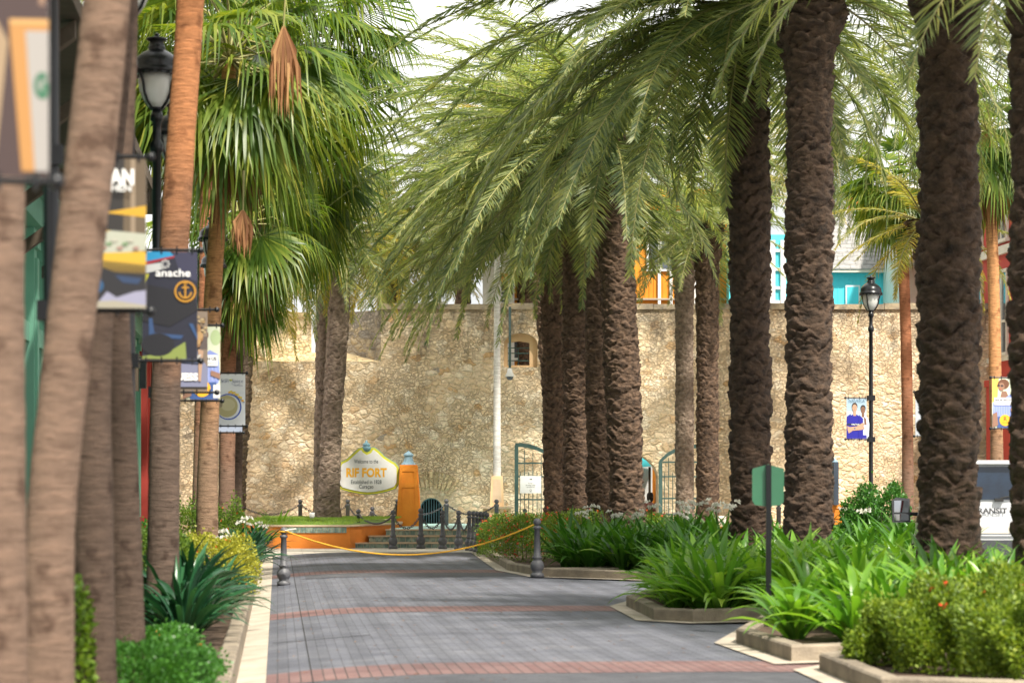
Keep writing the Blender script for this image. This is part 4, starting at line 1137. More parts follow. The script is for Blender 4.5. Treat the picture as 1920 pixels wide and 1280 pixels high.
def art_sunspice(a, x0, x1, z0, z1):
    w, h = x1 - x0, z1 - z0; X = lambda t: x0 + w * t; Z = lambda t: z0 + h * t
    a.rect((.76, .77, .80), x0, x1, z0, z1); a.rect((.82, .82, .83), x0, x1, z0 + .66 * h, z1)
    a.ell((.05, .10, .45), X(.36), Z(.36), .215, .215, 28, clip=(x0, x1, z0, z1)); a.ell((.68, .69, .72), X(.35), Z(.36), .195, .195, 28, clip=(x0, x1, z0, z1)); a.ell((.46, .40, .20), X(.30), Z(.37), .18, .18, 28, clip=(x0, x1, z0, z1))
    a.ell((.56, .50, .30), X(.34), Z(.40), .12, .10, clip=(x0, x1, z0, z1)); a.poly((.30, .24, .15), [(X(0), Z(.33)), (X(.12), Z(.36)), (X(.15), Z(.46)), (X(0), Z(.55))])
    for k in range(9):
        t = k / 8; a.ell(((.85, .45, .03), (.80, .62, .10))[k % 2], X(.40 + .5 * t), Z(.64 - .16 * t * t + .02 * (k % 2)), .022, .017); a.ell((.15, .22, .35), X(.50 + .45 * t), Z(.65 - .20 * t), .016, .008)
    a.ell((.70, .72, .10), X(.45), Z(.88), .022, .016)
    a.text((.05, .07, .20), 'Sun  Spice', X(.5), Z(.86), .085, -.001, .36)
    a.ring((.05, .07, .20), X(.3), Z(.79), .09, .004, .6, 2.4); a.ring((.05, .07, .20), X(.65), Z(.90), .10, .004, 3.9, 5.4)
    a.text((.10, .10, .20), 'Island Market', X(.74), Z(.775), .026, 0, .14)
def art_nautica(a, x0, x1, z0, z1):
    w, h = x1 - x0, z1 - z0; X = lambda t: x0 + w * t; Z = lambda t: z0 + h * t
    a.rect((.34, .47, .58), x0, x1, z0, z1); a.rect((.48, .55, .60), x0, x1, Z(.42), Z(.70))
    for q in (.5, .62, .74): a.rect((.60, .64, .68), x0, x1, Z(q), Z(q + .008))
    man_figure(a, X(.82), Z(-.02) + .02, .86 * h, (.20, .10, .06), (.62, .66, .76), (.03, .02, .015), None, 0)
    a.rect((.02, .02, .28), X(.62), X(1), Z(0), Z(.09))
    a.poly((.20, .10, .06), [(X(.86), Z(.55)), (X(.97), Z(.5)), (X(1), Z(.35)), (X(.9), Z(.35))])
    man_figure(a, X(.40), Z(0) + .001, .92 * h, (.50, .29, .19), (.012, .010, .30), (.05, .03, .02), None, .0)
    a.poly((.012, .010, .28), [(X(0), Z(0)), (X(0), Z(.55)), (X(.2), Z(.62)), (X(.3), Z(.3)), (X(.3), Z(0))]); a.poly((.012, .010, .28), [(X(.6), Z(0)), (X(.58), Z(.4)), (X(.62), Z(.60)), (X(.82), Z(.50)), (X(.82), Z(0))])
    a.rect((.02, .02, .05), X(.03), X(.84), Z(.33), Z(.38))
    for p in ([(.02, .32), (.05, .20), (.50, .24), (.86, .32), (.88, .38), (.80, .40), (.50, .31), (.15, .29)], [(.10, .13), (.30, .20), (.75, .22), (.90, .26), (.88, .30), (.45, .29), (.05, .21)]):
        a.poly((.50, .29, .19), [(X(x), Z(z)) for x, z in p])
    a.rect((.10, .16, .25), X(.36), X(.44), Z(.235), Z(.275))
    a.text((.05, .12, .18), 'NAUTICA', X(.5), Z(.945), .085, 0, .34); a.text((.80, .80, .82), 'NAUTICA', X(.44), Z(.355), .04, .001, .17)
def art_quinta(a, x0, x1, z0, z1):
    w, h = x1 - x0, z1 - z0; X = lambda t: x0 + w * t; Z = lambda t: z0 + h * t
    a.rect((.42, .45, .49), x0, x1, z0, z1)
    a.text((.05, .05, .06), 'QUINTA', X(.42), Z(.56), .085, 0, .38, PI / 2); a.text((.05, .05, .06), 'VALENTINA', X(.70), Z(.62), .085, 0, .55, PI / 2)
    for x_, z_, x2, z2 in ((.27, .03, .30, .28), (.86, .03, .89, .28), (.27, .03, .89, .042), (.27, .268, .89, .28)): a.rect((.05, .05, .06), X(x_), X(x2), Z(z_), Z(z2))
    a.text((.05, .05, .06), 'QV', X(.58), Z(.155), .12, 0, .11, PI / 2)
def art_plain(a, x0, x1, z0, z1):
    a.rect((.42, .46, .56), x0, x1, z0, z1); a.rect((.30, .34, .44), x0, x1, z0, z0 + .3 * (z1 - z0)); a.ell((.55, .56, .60), (x0 + x1) / 2, z0 + .6 * (z1 - z0), .1, .1)

LAMPS = [
    (-220, 7.8, 1, 'nearest black lamp post just outside the left edge, holding the coffee cup banner', 'brown banner with two coffee cups and a green round emblem, at the left edge', art_cups),
    (96, 13.6, 1, 'thick blurred black lamp post at far left holding the fabric banner', 'banner of folded yellow and dark fabrics lettered URBAN behind the leaning trunk', art_urban),
    (243, 19.0, 1, 'black lamp post behind the grey trunks, holding the gold anchor banner', 'dark blue banner with a gold anchor in a ring', art_anchor),
    (294, 25.4, 1, 'black lamp post with its lantern fully in view at upper left', 'brown banner of a curly-haired model lettered GUESS', art_guess),
    (326, 27.9, 1, 'black lamp post hidden behind the leaning orange trunk', 'banner with a person in pale blue partly hidden behind the GUESS banner', art_shop),
    (399, 39.7, 1, 'black lamp post behind the second slender orange trunk', 'white banner with a blue-rimmed plate and yellow flowers', art_sunspice),
    (400, 44.5, 1, 'farthest black lamp post on the left side', 'pale grey banner showing just below the white plate banner', art_plain),
    (1633, 51.0, -1, 'black lamp post standing clear before the stone wall at right', 'NAUTICA banner of two men in blue and white shirts', art_nautica),
    (1765, 47.8, -1, 'black lamp post hidden behind the thick dark trunk at right', 'plain grey banner with sideways lettering QUINTA VALENTINA', art_quinta),
    (1916, 41.4, -1, 'black lamp post behind the trunk at the right edge', 'SHOP WITH US banner of a curly-haired person in a blue shirt', art_shop),
]
arms_done = []
for px, Y, side, ll, bl, art in LAMPS:
    o = street_lamp(px, Y, side, ll); arms_done.append((o, side))
for o, side in arms_done:
    add_arm(o, side, BZ0 - .015); add_arm(o, side, BZ1 + .015)
for px, Y, side, ll, bl, art in LAMPS: banner(px, Y, side, bl, art)

# green sign on a black post
gs = thing('green_sign', 'blank green back of a six-sided sign on a thin black post', 'sign', (wx(1441, 25.9), 25.9, 0))
m = MB(); m.box(-.028, .028, -.028, .028, 0, wz(871, 25.9), M_BLACK); m.build('post', M_BLACK, gs)
m = MB(); k = 25.9 / F
o3 = [((x - 1441) * k, wz(y, 25.9)) for x, y in ((1412, 878), (1441, 870), (1470, 878), (1471, 886), (1470, 940), (1466, 946), (1445, 949), (1437, 949), (1416, 946), (1411, 938), (1411, 884))]
M_GSIGN = pm('green_sign_enamel', (.055, .215, .115), (.07, .235, .13), 3, .32, spec=.5)
m.slab(o3, .031, .05, M_GSIGN); m.build('sign_board', M_GSIGN, gs)

# ------------------------------------------------------------------ buildings
def rect_px(Y, px0, px1, py0, py1):
    return wx(px0, Y), wx(px1, Y), wz(py1, Y), wz(py0, Y)
# orange building behind the wall
YO = 84.0
M_OCORR = pm('orange_boards', (.78, .30, .02), (.70, .25, .015), 1.5, .6)
ob_ = thing('orange_building', 'orange building with white framed windows rising behind the fort wall', 'building', (wx(1160, YO), YO, 0)); ox = wx(1160, YO)
x0, x1, _, ztp = rect_px(YO, 958, 1366, 372, 600)
m = MB(); m.box(x0 - ox, x1 - ox, 0, 9, -.1, ztp, M_OCORR)
i = x0
while i < x1 - .1:
    m.box(i - ox, i - ox + .03, -.025, 0, 1, wz(505, YO), M_OCORR); i += .16
m.build('wall', M_OCORR, ob_)
m = MB(); m.box(x0 - ox - .4, x1 - ox + .3, -.6, 9.3, ztp + .002, ztp + .25, M_TERRA); m.build('roof', M_TERRA, ob_)
m = MB(); m.box(x0 - ox - .35, x0 - ox + .12, -.14, -.03, 0, ztp - .3, M_WHITE); m.build('corner_post', M_WHITE, ob_)
for pa, pb, ya, yb in ((968, 1008, 404, 508), (1010, 1050, 404, 508), (1056, 1095, 404, 508), (962, 1002, 630, 671), (1216, 1236, 440, 505), (1238, 1262, 440, 505), (1266, 1300, 440, 505), (1304, 1345, 440, 505), (1216, 1262, 400, 434), (1266, 1345, 400, 434)):
    a0, a1, b0, b1 = rect_px(YO, pa, pb, ya, yb)
    f = MB(); fw = .07
    for bx in ((a0, a1, b0 - fw, b0), (a0, a1, b1, b1 + fw), (a0 - fw, a0, b0 - fw, b1 + fw), (a1, a1 + fw, b0 - fw, b1 + fw)): f.box(bx[0] - ox, bx[1] - ox, -.10, -.027, bx[2], bx[3], M_WHITE)
    if ya < 405: f.box(a0 - ox, a1 - ox, -.09, -.03, b1 - .55, b1 - .48, M_WHITE)
    w_ = f.build('window', M_WHITE, ob_)
    g_ = MB(); g_.box(a0 - ox, a1 - ox, -.055, -.028, b0, b1, M_GLASS); g_.build('pane', M_GLASS, w_)
m = MB(); a0, a1, b0, b1 = rect_px(YO, 962, 1362, 561, 575)
m.box(a0 - ox, a1 - ox, -.12, -.03, b1 - .03, b1 + .03, M_GUTTER)
for px in (1010, 1056, 1236, 1258, 1304): m.box(wx(px, YO) - ox - .05, wx(px, YO) - ox + .05, -.11, -.035, b0 - .5, wz(505, YO), M_WHITE)
m.build('white_frame', M_WHITE, ob_)
# low building left of it
lb = thing('white_building', 'small white building with a rust-coloured panel behind the wall by the flagpole', 'building', (wx(935, 82), 82, 0)); ox = wx(935, 82)
x0, x1, _, zt_ = rect_px(82, 905, 953, 500, 600)
m = MB(); m.box(x0 - ox, x1 - ox, 0, 5, -.1, zt_, M_WHITE); m.build('wall', M_WHITE, lb)
m = MB(); a0, a1, b0, b1 = rect_px(82, 940, 953, 513, 545); m.box(a0 - ox, a1 - ox - .02, -.05, -.003, b0, b1, M_BROWN); m.box(a0 - ox, a1 - ox - .02, -.06, -.051, b0 + .3, b1, M_TERRA); m.build('panel', M_BROWN, lb)
m = MB()
for k in range(5): m.box(a0 - ox, a1 - ox - .02, -.05, -.003, b0 - .12 - .13 * k, b0 - .05 - .13 * k, M_GLASS)
m.build('louvres', M_GLASS, lb)
# turquoise buildings
tb = thing('turquoise_building', 'narrow turquoise and white building behind the wall between two dark trunks', 'building', (wx(1420, 83), 83, 0)); ox = wx(1420, 83)
x0, x1, _, zt_ = rect_px(83, 1367, 1478, 440, 600)
m = MB(); m.box(x0 - ox, x1 - ox, 0, 7, -.1, zt_, M_TURQ); m.build('wall', M_TURQ, tb)
m = MB()
for px in (1378, 1448, 1468): m.box(wx(px, 83) - ox - .09, wx(px, 83) - ox + .09, -.12, -.003, 2, zt_ - .2, M_WHITE)
for py in (470, 505, 540, 566): m.box(x0 - ox + .1, x1 - ox - .1, -.08, -.003, wz(py, 83) - .05, wz(py, 83) + .05, M_WHITE)
m.build('white_frame', M_WHITE, tb)
YG = 86.0
M_SHING = pm('grey_shingles', (.34, .33, .32), (.20, .195, .19), 5, .8, stretch=(1, 1, 3))
gb_ = thing('shingled_building', 'turquoise building with a grey shingled roof and orange ridge board behind the wall at right', 'building', (wx(1630, YG), YG, 0)); ox = wx(1630, YG)
x0, x1, _, zt_ = rect_px(YG, 1540, 1760, 512, 600)
m = MB(); m.box(x0 - ox, x1 - ox, 0, 9, -.1, zt_, M_TURQ)
for k in range(22): m.box(x0 - ox + k * .19 + .02, x0 - ox + k * .19 + .045, -.02, 0, 2, zt_ - .05, M_TURQ)
m.build('wall', M_TURQ, gb_)
m = MB(); m.box(x0 - ox - .1, x1 - ox + .1, -.35, .1, zt_ + .003, zt_ + .13, M_CREAM); m.build('fascia', M_CREAM, gb_)
m = MB(); ra, rb = wz(512, YG), wz(384, YG + 3)
nr = 17
for k in range(nr):
    t0, t1 = k / nr, (k + 1) / nr
    za, zb_ = ra + (rb - ra) * t0, ra + (rb - ra) * t1; ya, yb = -.35 + 3.4 * t0, -.35 + 3.4 * t1
    xx = x0 - ox; j = 0; off_ = (k % 2) * .2
    xa = xx - .2 - off_; xe = (wx(1715, YG) - ox) - (wx(1715, YG) - wx(1600, YG)) * t1
    while xa < xe:
        xb = min(xa + .4, xe + .05)
        m.add([(xa, ya - .03, za + .14), (xb - .012, ya - .03, za + .14), (xb - .012, yb, zb_ + .135 + R.uniform(0, .015)), (xa, yb, zb_ + .135)], [(0, 1, 2, 3)], M_SHING)
        m.add([(xa, ya - .03, za + .14), (xb - .012, ya - .03, za + .14), (xb - .012, ya - .03, za + .10), (xa, ya - .03, za + .10)], [(3, 2, 1, 0)], M_SHING)
        xa += .4
xe = wx(1715, YG) - ox
m.add([(x0 - ox, 0, ra + .1), (xe, 0, ra + .1), (xe - 2.2, 3.1, rb + .1), (x0 - ox, 3.1, rb + .1), (x0 - ox, 6, ra + .1), (xe, 6, ra + .1)], [(0, 1, 2, 3), (3, 2, 5, 4)], M_SHING)
m.build('roof', M_SHING, gb_)
m = MB(); m.box(wx(1592, YG + 3) - ox, wx(1665, YG + 3) - ox, 3.0, 3.3, wz(384, YG + 3), wz(373, YG + 3), M_TERRA)
m.box(wx(1600, YG + 3) - ox, wx(1625, YG + 3) - ox, 3.5, 4.3, rb, wz(351, YG + 3), M_TERRA); m.build('ridge_board', M_TERRA, gb_)
for pa, pb in ((1585, 1612), (1708, 1735)):
    f = MB(); f.box(wx(pa, YG) - ox, wx(pb, YG) - ox, -.08, -.022, wz(600, YG), wz(535, YG), M_WHITE); wd = f.build('window', M_WHITE, gb_)
    g_ = MB(); g_.box(wx(pa + 3, YG) - ox, wx(pb - 3, YG) - ox, -.1, -.081, wz(600, YG), wz(538, YG), M_TURQ); g_.build('shutter', M_TURQ, wd)
m = MB(); m.box(wx(1659, YG) - ox, wx(1700, YG) - ox, -.10, -.022, wz(600, YG), wz(540, YG), M_WHITE); sg = m.build('white_panel', M_WHITE, gb_)
m = MB(); m.box(wx(1669, YG) - ox, wx(1688, YG) - ox, -.16, -.103, wz(577, YG), wz(557, YG), M_SLATE); sg = m.build('sign_plate', M_SLATE, gb_)
a = Art(-.162); c = wx(1680, YG) - ox
for q in (0, 1, 2): a.ring((.8, .8, .8), c + .08 * q - .05, wz(572, YG) + .03 * (q % 2), .035, .016)
a.mb.build('printed_symbol', None, gb_)
m = MB(); m.lathe([(.03, 0), (.2, .12), (.28, .3), (.2, .42), (.02, .5)], 8, M_TURQ, (wx(1664, YG) - ox, -.8, wz(425, YG)), False); m.tube([(wx(1664, YG) - ox, -.8, wz(425, YG) + .05), (wx(1664, YG) - ox, -.5, ra)], .02, 5, M_TURQ); m.build('parasol', M_TURQ, gb_)
# white balcony building
YW = 80
wb = thing('balcony_building', 'pale building with a white corrugated upper floor and balcony rail at right', 'building', (wx(1760, YW), YW, 0)); ox = wx(1760, YW)
m = MB(); m.box(wx(1708, YW) - ox, wx(1835, YW) - ox, .8, 8, -.1, wz(340, YW), M_CREAM)
for k in range(20): m.box(wx(1694, YW) - ox + .12 * k, wx(1694, YW) - ox + .12 * k + .06, .66, .80, wz(470, YW), wz(345, YW), M_WHITE)
m.build('wall', M_WHITE, wb)
m = MB(); m.box(wx(1676, YW) - ox, wx(1835, YW) - ox, -.6, .655, wz(488, YW), wz(466, YW), M_WHITE); m.build('balcony', M_WHITE, wb)
m = MB(); m.box(wx(1690, YW) - ox, wx(1835, YW) - ox, -.5, .655, wz(496, YW), wz(489, YW) - .003, M_BEIGE); m.build('soffit', M_BEIGE, wb)
m = MB(); zb_, zt_ = wz(466, YW), wz(452, YW)
m.box(wx(1694, YW) - ox, wx(1835, YW) - ox, -.55, -.50, zt_ - .04, zt_, M_WHITE)
for k in range(24): m.box(wx(1694, YW) - ox + .1 * k, wx(1694, YW) - ox + .1 * k + .025, -.54, -.51, zb_, zt_ - .04, M_WHITE)
m.build('railing', M_WHITE, wb)
# red building along the right-hand street
def frame_facade(name, label, cat, u, v0, v1, z1, mat, sgn):
    """building whose long face follows the road; returns root with local x along +v, local y into the building"""
    x, y = UV(u, v0)
    root = thing(name, label, cat, (x, y, 0), math.atan(.097) + PI / 2)
    return root, v1 - v0
rb_, Lr = frame_facade('red_building', 'red building with white framed windows beyond the van at the right edge', 'building', 21.7, 58, 77, 13, M_REDB, 1)
# local x runs along the street away from the camera, local y to the left (towards the road), building fills negative y
m = MB(); m.box(0, Lr, -10, 0, 0, 10.9, M_REDB); m.build('wall', M_REDB, rb_)
m = MB(); m.box(-.1, Lr + .1, .003, .12, 8.55, 8.8, M_CREAM); m.box(-.1, Lr + .1, .003, .09, 5.35, 5.5, M_CREAM); m.build('string_course', M_CREAM, rb_)
k = 0
for zz0, zz1 in ((5.6, 8.1), (9.0, 10.5)):
    for xa in np.arange(Lr - 1.5, .5, -2.6):
        f = MB()
        f.box(xa, xa + .08, .003, .08, zz0, zz1, M_CREAM); f.box(xa + 1.12, xa + 1.2, .003, .08, zz0, zz1, M_CREAM); f.box(xa + .08, xa + 1.12, .003, .08, zz1 - .1, zz1, M_CREAM); f.box(xa - .1, xa + 1.3, .004, .14, zz0 - .1, zz0 - .003, M_CREAM)
        f.box(xa + .56, xa + .64, .003, .07, zz0, zz1 - .1, M_CREAM); f.box(xa + .08, xa + 1.12, .003, .07, zz0 + .9, zz0 + .98, M_CREAM)
        wd = f.build('window', M_CREAM, rb_)
        g_ = MB(); g_.box(xa + .082, xa + 1.118, -.0, .03, zz0 + .002, zz1 - .102, M_GLASS); g_.build('pane', M_GLASS, wd)
for xa in np.arange(Lr - 2.0, .5, -3.2):
    f = MB(); f.box(xa, xa + 1.5, .003, .06, 0, 3.6, M_REDB); f.box(xa + .18, xa + 1.32, .06, .08, .1, 3.4, M_DARK); f.build('doorway', M_REDB, rb_)
    f = MB(); f.box(xa - .5, xa - .12, .003, .28, 0, 4.6, M_REDB); f.box(xa - .56, xa - .06, .003, .33, 4.6, 4.8, M_REDB); f.build('pilaster', M_REDB, rb_)
# green shop building on the left (local x away from camera, local y towards the left/inside is +)
gx, gyy = UV(-3.18, 12)
sh = thing('green_building', 'mint green shop front with pilasters and deep green panels on the left', 'building', (gx, gyy, 0), math.atan(.097) + PI / 2)
LG = 46.6
m = MB(); m.box(0, LG, .25, 9, 0, 5.9, M_GREEND); m.build('wall', M_GREEND, sh)
x = .2
while x < LG - .4:
    f = MB(); f.box(x, x + .34, 0, .248, 0, 5.0, M_GREENB); f.box(x + .06, x + .28, -.04, -.002, .9, 4.6, M_GREENB); f.box(x - .05, x + .39, -.05, .247, 4.72, 4.86, M_GREENB); f.box(x - .04, x + .38, -.04, .246, 0.0, .5, M_GREENB); f.build('pilaster', M_GREENB, sh)
    for q in (.62, 1.08, 1.54):
        if x + q + .12 < LG: f = MB(); f.box(x + q, x + q + .14, .10, .248, .5, 3.5, M_GREENB); f.build('mullion', M_GREENB, sh)
    if x + 2.0 < LG:
        f = MB(); f.box(x + .342, x + 1.998, .06, .248, 3.5, 3.75, M_GREENB); f.build('window_head', M_GREENB, sh); f = MB(); f.box(x + .342, x + 1.998, .06, .248, .35, .5, M_GREENB); f.build('window_sill', M_GREENB, sh)
        f = MB(); f.box(x + .342, x + 1.998, .16, .248, 3.76, 4.99, M_GREENB); f.build('panel', M_GREENB, sh)
    x += 2.0
m = MB(); m.box(-.1, LG + .1, -.10, .247, 5.003, 5.35, M_GREENB); m.box(-.1, LG + .15, -.22, .246, 5.353, 5.5, M_GREENB); m.build('cornice', M_GREENB, sh)
m = MB(); m.box(-.1, 26, -.6, 9, 5.91, 6.25, M_BROWN)
m.box(2, 24, -1.5, -.603, 5.6, 5.75, M_BROWN)
for xa in np.arange(3, 24, 3.0):
    m.add([(xa, -1.45, 5.6), (xa + .16, -1.45, 5.6), (xa + .16, -.02, 4.55), (xa, -.02, 4.55), (xa, -1.45, 5.45), (xa + .16, -1.45, 5.45), (xa + .16, -.02, 4.4), (xa, -.02, 4.4)],
          [(0, 1, 2, 3), (7, 6, 5, 4), (0, 4, 5, 1), (3, 2, 6, 7), (0, 3, 7, 4), (1, 5, 6, 2)], M_BROWN)
m.build('awning_frame', M_BROWN, sh)
m = MB(); m.box(0, 29, .3, 9, 6.25, 13.5, M_BEIGE)
for xa in np.arange(.4, 28.6, .55): m.box(xa, xa + .3, .12, .298, 12.0, 12.35, M_CREAM)
m.box(-.1, 29.1, .02, .297, 12.36, 12.6, M_CREAM); m.box(-.1, 29.1, .1, .297, 9.2, 9.35, M_CREAM); m.build('upper_storey', M_BEIGE, sh)
for xa in np.arange(1.5, 23, 3.2):
    for zz in (7.0, 9.9):
        f = MB(); f.box(xa, xa + 1.1, .22, .298, zz, zz + 1.7, M_GREENB); wd = f.build('window', M_GREENB, sh)
        g_ = MB(); g_.box(xa + .1, xa + 1.0, .20, .218, zz + .1, zz + 1.6, M_GLASS); g_.build('pane', M_GLASS, wd)
rx, ry = UV(-3.12, 58.85)
rd = thing('red_building', 'narrow strip of a red wall at the far end of the green shop front', 'building', (rx, ry, 0), math.atan(.097) + PI / 2)
m = MB(); m.box(0, 1.5, 0, 6, 0, 5.7, M_REDB); m.box(-.03, 1.55, -.08, 6.1, 5.7, 5.9, M_REDB); m.build('wall', M_REDB, rd)
m = MB(); m.box(.25, .45, -.05, -.002, .2, 5.3, M_REDB); m.box(1.15, 1.35, -.05, -.002, .2, 5.3, M_REDB); m.build('pilaster', M_REDB, rd)
sb_ = thing('hanging_shop_sign', 'small dark framed shop sign projecting from the green front', 'sign', (wx(262, 45), 45, 0))
m = MB(); m.box(-.15, -.02, -.05, .05, wz(733, 45), wz(683, 45), M_BROWN); m.box(.0, .12, -.04, .06, wz(728, 45), wz(676, 45), M_BLACK); m.build('boards', M_BROWN, sb_)
m = MB(); m.box(-.6, .16, .0, .03, wz(672, 45), wz(669, 45), M_BLACK); m.build('bracket', M_BLACK, sb_)
# courtyard stall inside the gateway
cy = thing('turquoise_kiosk', 'turquoise canopied kiosk with an orange and white post inside the gateway', 'kiosk', (wx(1218, 79), 79, 0)); ox = wx(1218, 79)
m = MB(); m.slab([(wx(1150, 79) - ox, wz(880, 79)), (wx(1228, 79) - ox, wz(873, 79)), (wx(1230, 79) - ox, wz(861, 79)), (wx(1214, 79) - ox, wz(858, 79)), (wx(1150, 79) - ox, wz(862, 79))], -.6, .6, M_TURQ); m.build('canopy', M_TURQ, cy)
m = MB(); m.box(wx(1227, 79) - ox, wx(1229.5, 79) - ox, -.1, .1, 0, wz(862, 79), M_ORANGE); m.box(wx(1230, 79) - ox, wx(1232, 79) - ox, -.1, .1, 0, wz(862, 79), M_WHITE); m.box(wx(1216, 79) - ox, wx(1220, 79) - ox, -.1, .1, 0, wz(875, 79), M_BROWN); m.build('posts', M_ORANGE, cy)
m = MB(); m.box(wx(1150, 79) - ox, wx(1226, 79) - ox, .8, .9, 0, 2.4, M_WHITE); m.build('back_panel', M_WHITE, cy)
# seated visitor just inside the gate, mostly behind the trunk
def chair(x, y, rz, label):
    c = thing('cafe_chair', label, 'chair', (x, y, 0), rz)
    m = MB(); m.box(-.22, .22, -.22, .22, .42, .46, M_REDW); m.build('seat', M_REDW, c)
    m = MB()
    for z_ in (.56, .68, .80): m.box(-.2, .2, .19, .22, z_, z_ + .06, M_REDW)
    m.build('backrest', M_REDW, c)
    for a_, b_ in ((-1, -1), (1, -1), (-1, 1), (1, 1)):
        m = MB(); m.box(a_ * .2 - .02, a_ * .2 + .02, b_ * .2 - .02, b_ * .2 + .02, 0, .9 if b_ > 0 else .419, M_REDW); m.build('leg', M_REDW, c)
    return c
M_REDW = pm('dark_red_wood', (.16, .03, .02), (.10, .02, .015), 8, .6)
CHX = wx(1219.5, 77.2)
chair(CHX + .02, 77.2, .5, 'dark red wooden cafe chair the seated visitor is using')
chair(wx(1229, 76.2), 76.3, PI - .4, 'empty dark red wooden cafe chair just left of the right gate leaf')
M_SKIN = pm('skin', (.36, .19, .12), (.30, .155, .095), 8, .55); M_HAIR = pm('dark_hair', (.012, .009, .008), (.02, .015, .012), 30, .6)
M_SHIRT = pm('faded_pink_cloth', (.42, .22, .20), (.34, .17, .16), 10, .85, .004, 60); M_JEAN = pm('dark_cloth', (.04, .045, .07), (.03, .03, .05), 12, .9)
per = thing('person', 'seated dark-haired person in a faded pink top inside the gateway, half behind a trunk', 'person', (CHX, 77.2, 0), .5)
def skin_body():
    J = {'pel': ((0, .02, .56), .13), 'waist': ((0, .03, .72), .115), 'chest': ((0, .02, .92), .13), 'neck0': ((0, .0, 1.07), .06), 'neck': ((0, -.01, 1.14), .048), 'head0': ((0, -.02, 1.20), .075), 'head': ((0, -.02, 1.29), .088)}
    P = [J[k][0] for k in J]; Rr = [J[k][1] for k in J]; E = [(i, i + 1) for i in range(6)]
    for s_ in (-1, 1):
        b = len(P)
        P += [(s_ * .17, .02, 1.00), (s_ * .22, -.04, .80), (s_ * .20, -.24, .68), (s_ * .15, -.32, .66)]; Rr += [.058, .047, .036, .030]; E += [(2, b), (b, b + 1), (b + 1, b + 2), (b + 2, b + 3)]
        for f_ in range(5):
            q = len(P); dx = (f_ - 2) * .018
            P += [(s_ * .14 + dx, -.37, .655), (s_ * .14 + dx * 1.2, -.405 + abs(f_ - 2) * .008, .635)]; Rr += [.010, .008]; E += [(b + 3, q), (q, q + 1)]
        b = len(P)
        P += [(s_ * .10, -.05, .53), (s_ * .12, -.42, .53), (s_ * .12, -.45, .12), (s_ * .12, -.46, .05), (s_ * .13, -.60, .035)]; Rr += [.09, .06, .042, .04, .03]; E += [(0, b), (b, b + 1), (b + 1, b + 2), (b + 2, b + 3), (b + 3, b + 4)]
    me = bpy.data.meshes.new('body'); me.from_pydata(P, E, [])
    o = bpy.data.objects.new('body', me); C.objects.link(o)
    sk = o.modifiers.new('skin', 'SKIN'); 
    for i, r_ in enumerate(Rr): me.skin_vertices[0].data[i].radius = (r_, r_)
    me.skin_vertices[0].data[0].use_root = True
    o.modifiers.new('sub', 'SUBSURF').levels = 2; o.modifiers['sub'].render_levels = 2
    return o
try:
    tmp = bpy.data.meshes.new('t')
    bd = None
    me = bpy.data.meshes.new('body')
    bm = bmesh.new(); bm.verts.layers.skin.verify(); bm.to_mesh(me); bm.free()
    def body_from_chains():
        global bd
        bm = bmesh.new(); lay = bm.verts.layers.skin.verify()
        chains = []
        V_ = {}
        def v(p, r_):
            x = bm.verts.new(p); x[lay].radius = (r_, r_); return x
        pel = v((0, .02, .56), .13); pel[lay].use_root = True
        w_ = v((0, .03, .72), .115); ch = v((0, .02, .92), .13); n0 = v((0, 0, 1.07), .06); n1 = v((0, -.01, 1.14), .048); h0 = v((0, -.02, 1.20), .075); h1 = v((0, -.02, 1.29), .088)
        for a_, b_ in ((pel, w_), (w_, ch), (ch, n0), (n0, n1), (n1, h0), (h0, h1)): bm.edges.new((a_, b_))
        for s_ in (-1, 1):
            p = ch
            for q, r_ in (((s_ * .17, .02, 1.0), .058), ((s_ * .22, -.04, .80), .047), ((s_ * .20, -.24, .68), .036), ((s_ * .15, -.32, .66), .030)):
                k_ = v(q, r_); bm.edges.new((p, k_)); p = k_
            for f_ in range(5):
                dx = (f_ - 2) * .018; a1 = v((s_ * .14 + dx, -.37, .655), .010); a2 = v((s_ * .14 + dx * 1.2, -.405 + abs(f_ - 2) * .008, .635), .008)
                bm.edges.new((p, a1)); bm.edges.new((a1, a2))
            p = pel
            for q, r_ in (((s_ * .10, -.05, .53), .09), ((s_ * .12, -.42, .53), .06), ((s_ * .12, -.45, .12), .042), ((s_ * .12, -.46, .05), .04), ((s_ * .13, -.60, .035), .03)):
                k_ = v(q, r_); bm.edges.new((p, k_)); p = k_
        me_ = bpy.data.meshes.new('body'); bm.to_mesh(me_); bm.free(); me_.materials.append(M_SKIN)
        bd = bpy.data.objects.new('body', me_); C.objects.link(bd); bd.parent = per
        bd.modifiers.new('skin', 'SKIN'); sb = bd.modifiers.new('sub', 'SUBSURF'); sb.levels = 2; sb.render_levels = 2
    body_from_chains()
except Exception as e:
    print('body', e)
m = MB(); m.lathe([(.16, .50), (.175, .60), (.150, .74), (.185, .92), (.18, 1.0), (.09, 1.07), (.062, 1.09)], 16, M_SHIRT, (0, .02, 0))
for s_ in (-1, 1): m.tube([(s_ * .13, .02, 1.02), (s_ * .18, .01, .97), (s_ * .225, -.03, .84)], [.075, .075, .065], 10, M_SHIRT)
m.build('top', M_SHIRT, per)
m = MB()
for s_ in (-1, 1): m.tube([(s_ * .08, .03, .55), (s_ * .11, -.2, .54), (s_ * .12, -.43, .53), (s_ * .12, -.46, .30), (s_ * .12, -.46, .12)], [.12, .10, .08, .07, .062], 12, M_JEAN)
m.build('trousers', M_JEAN, per)
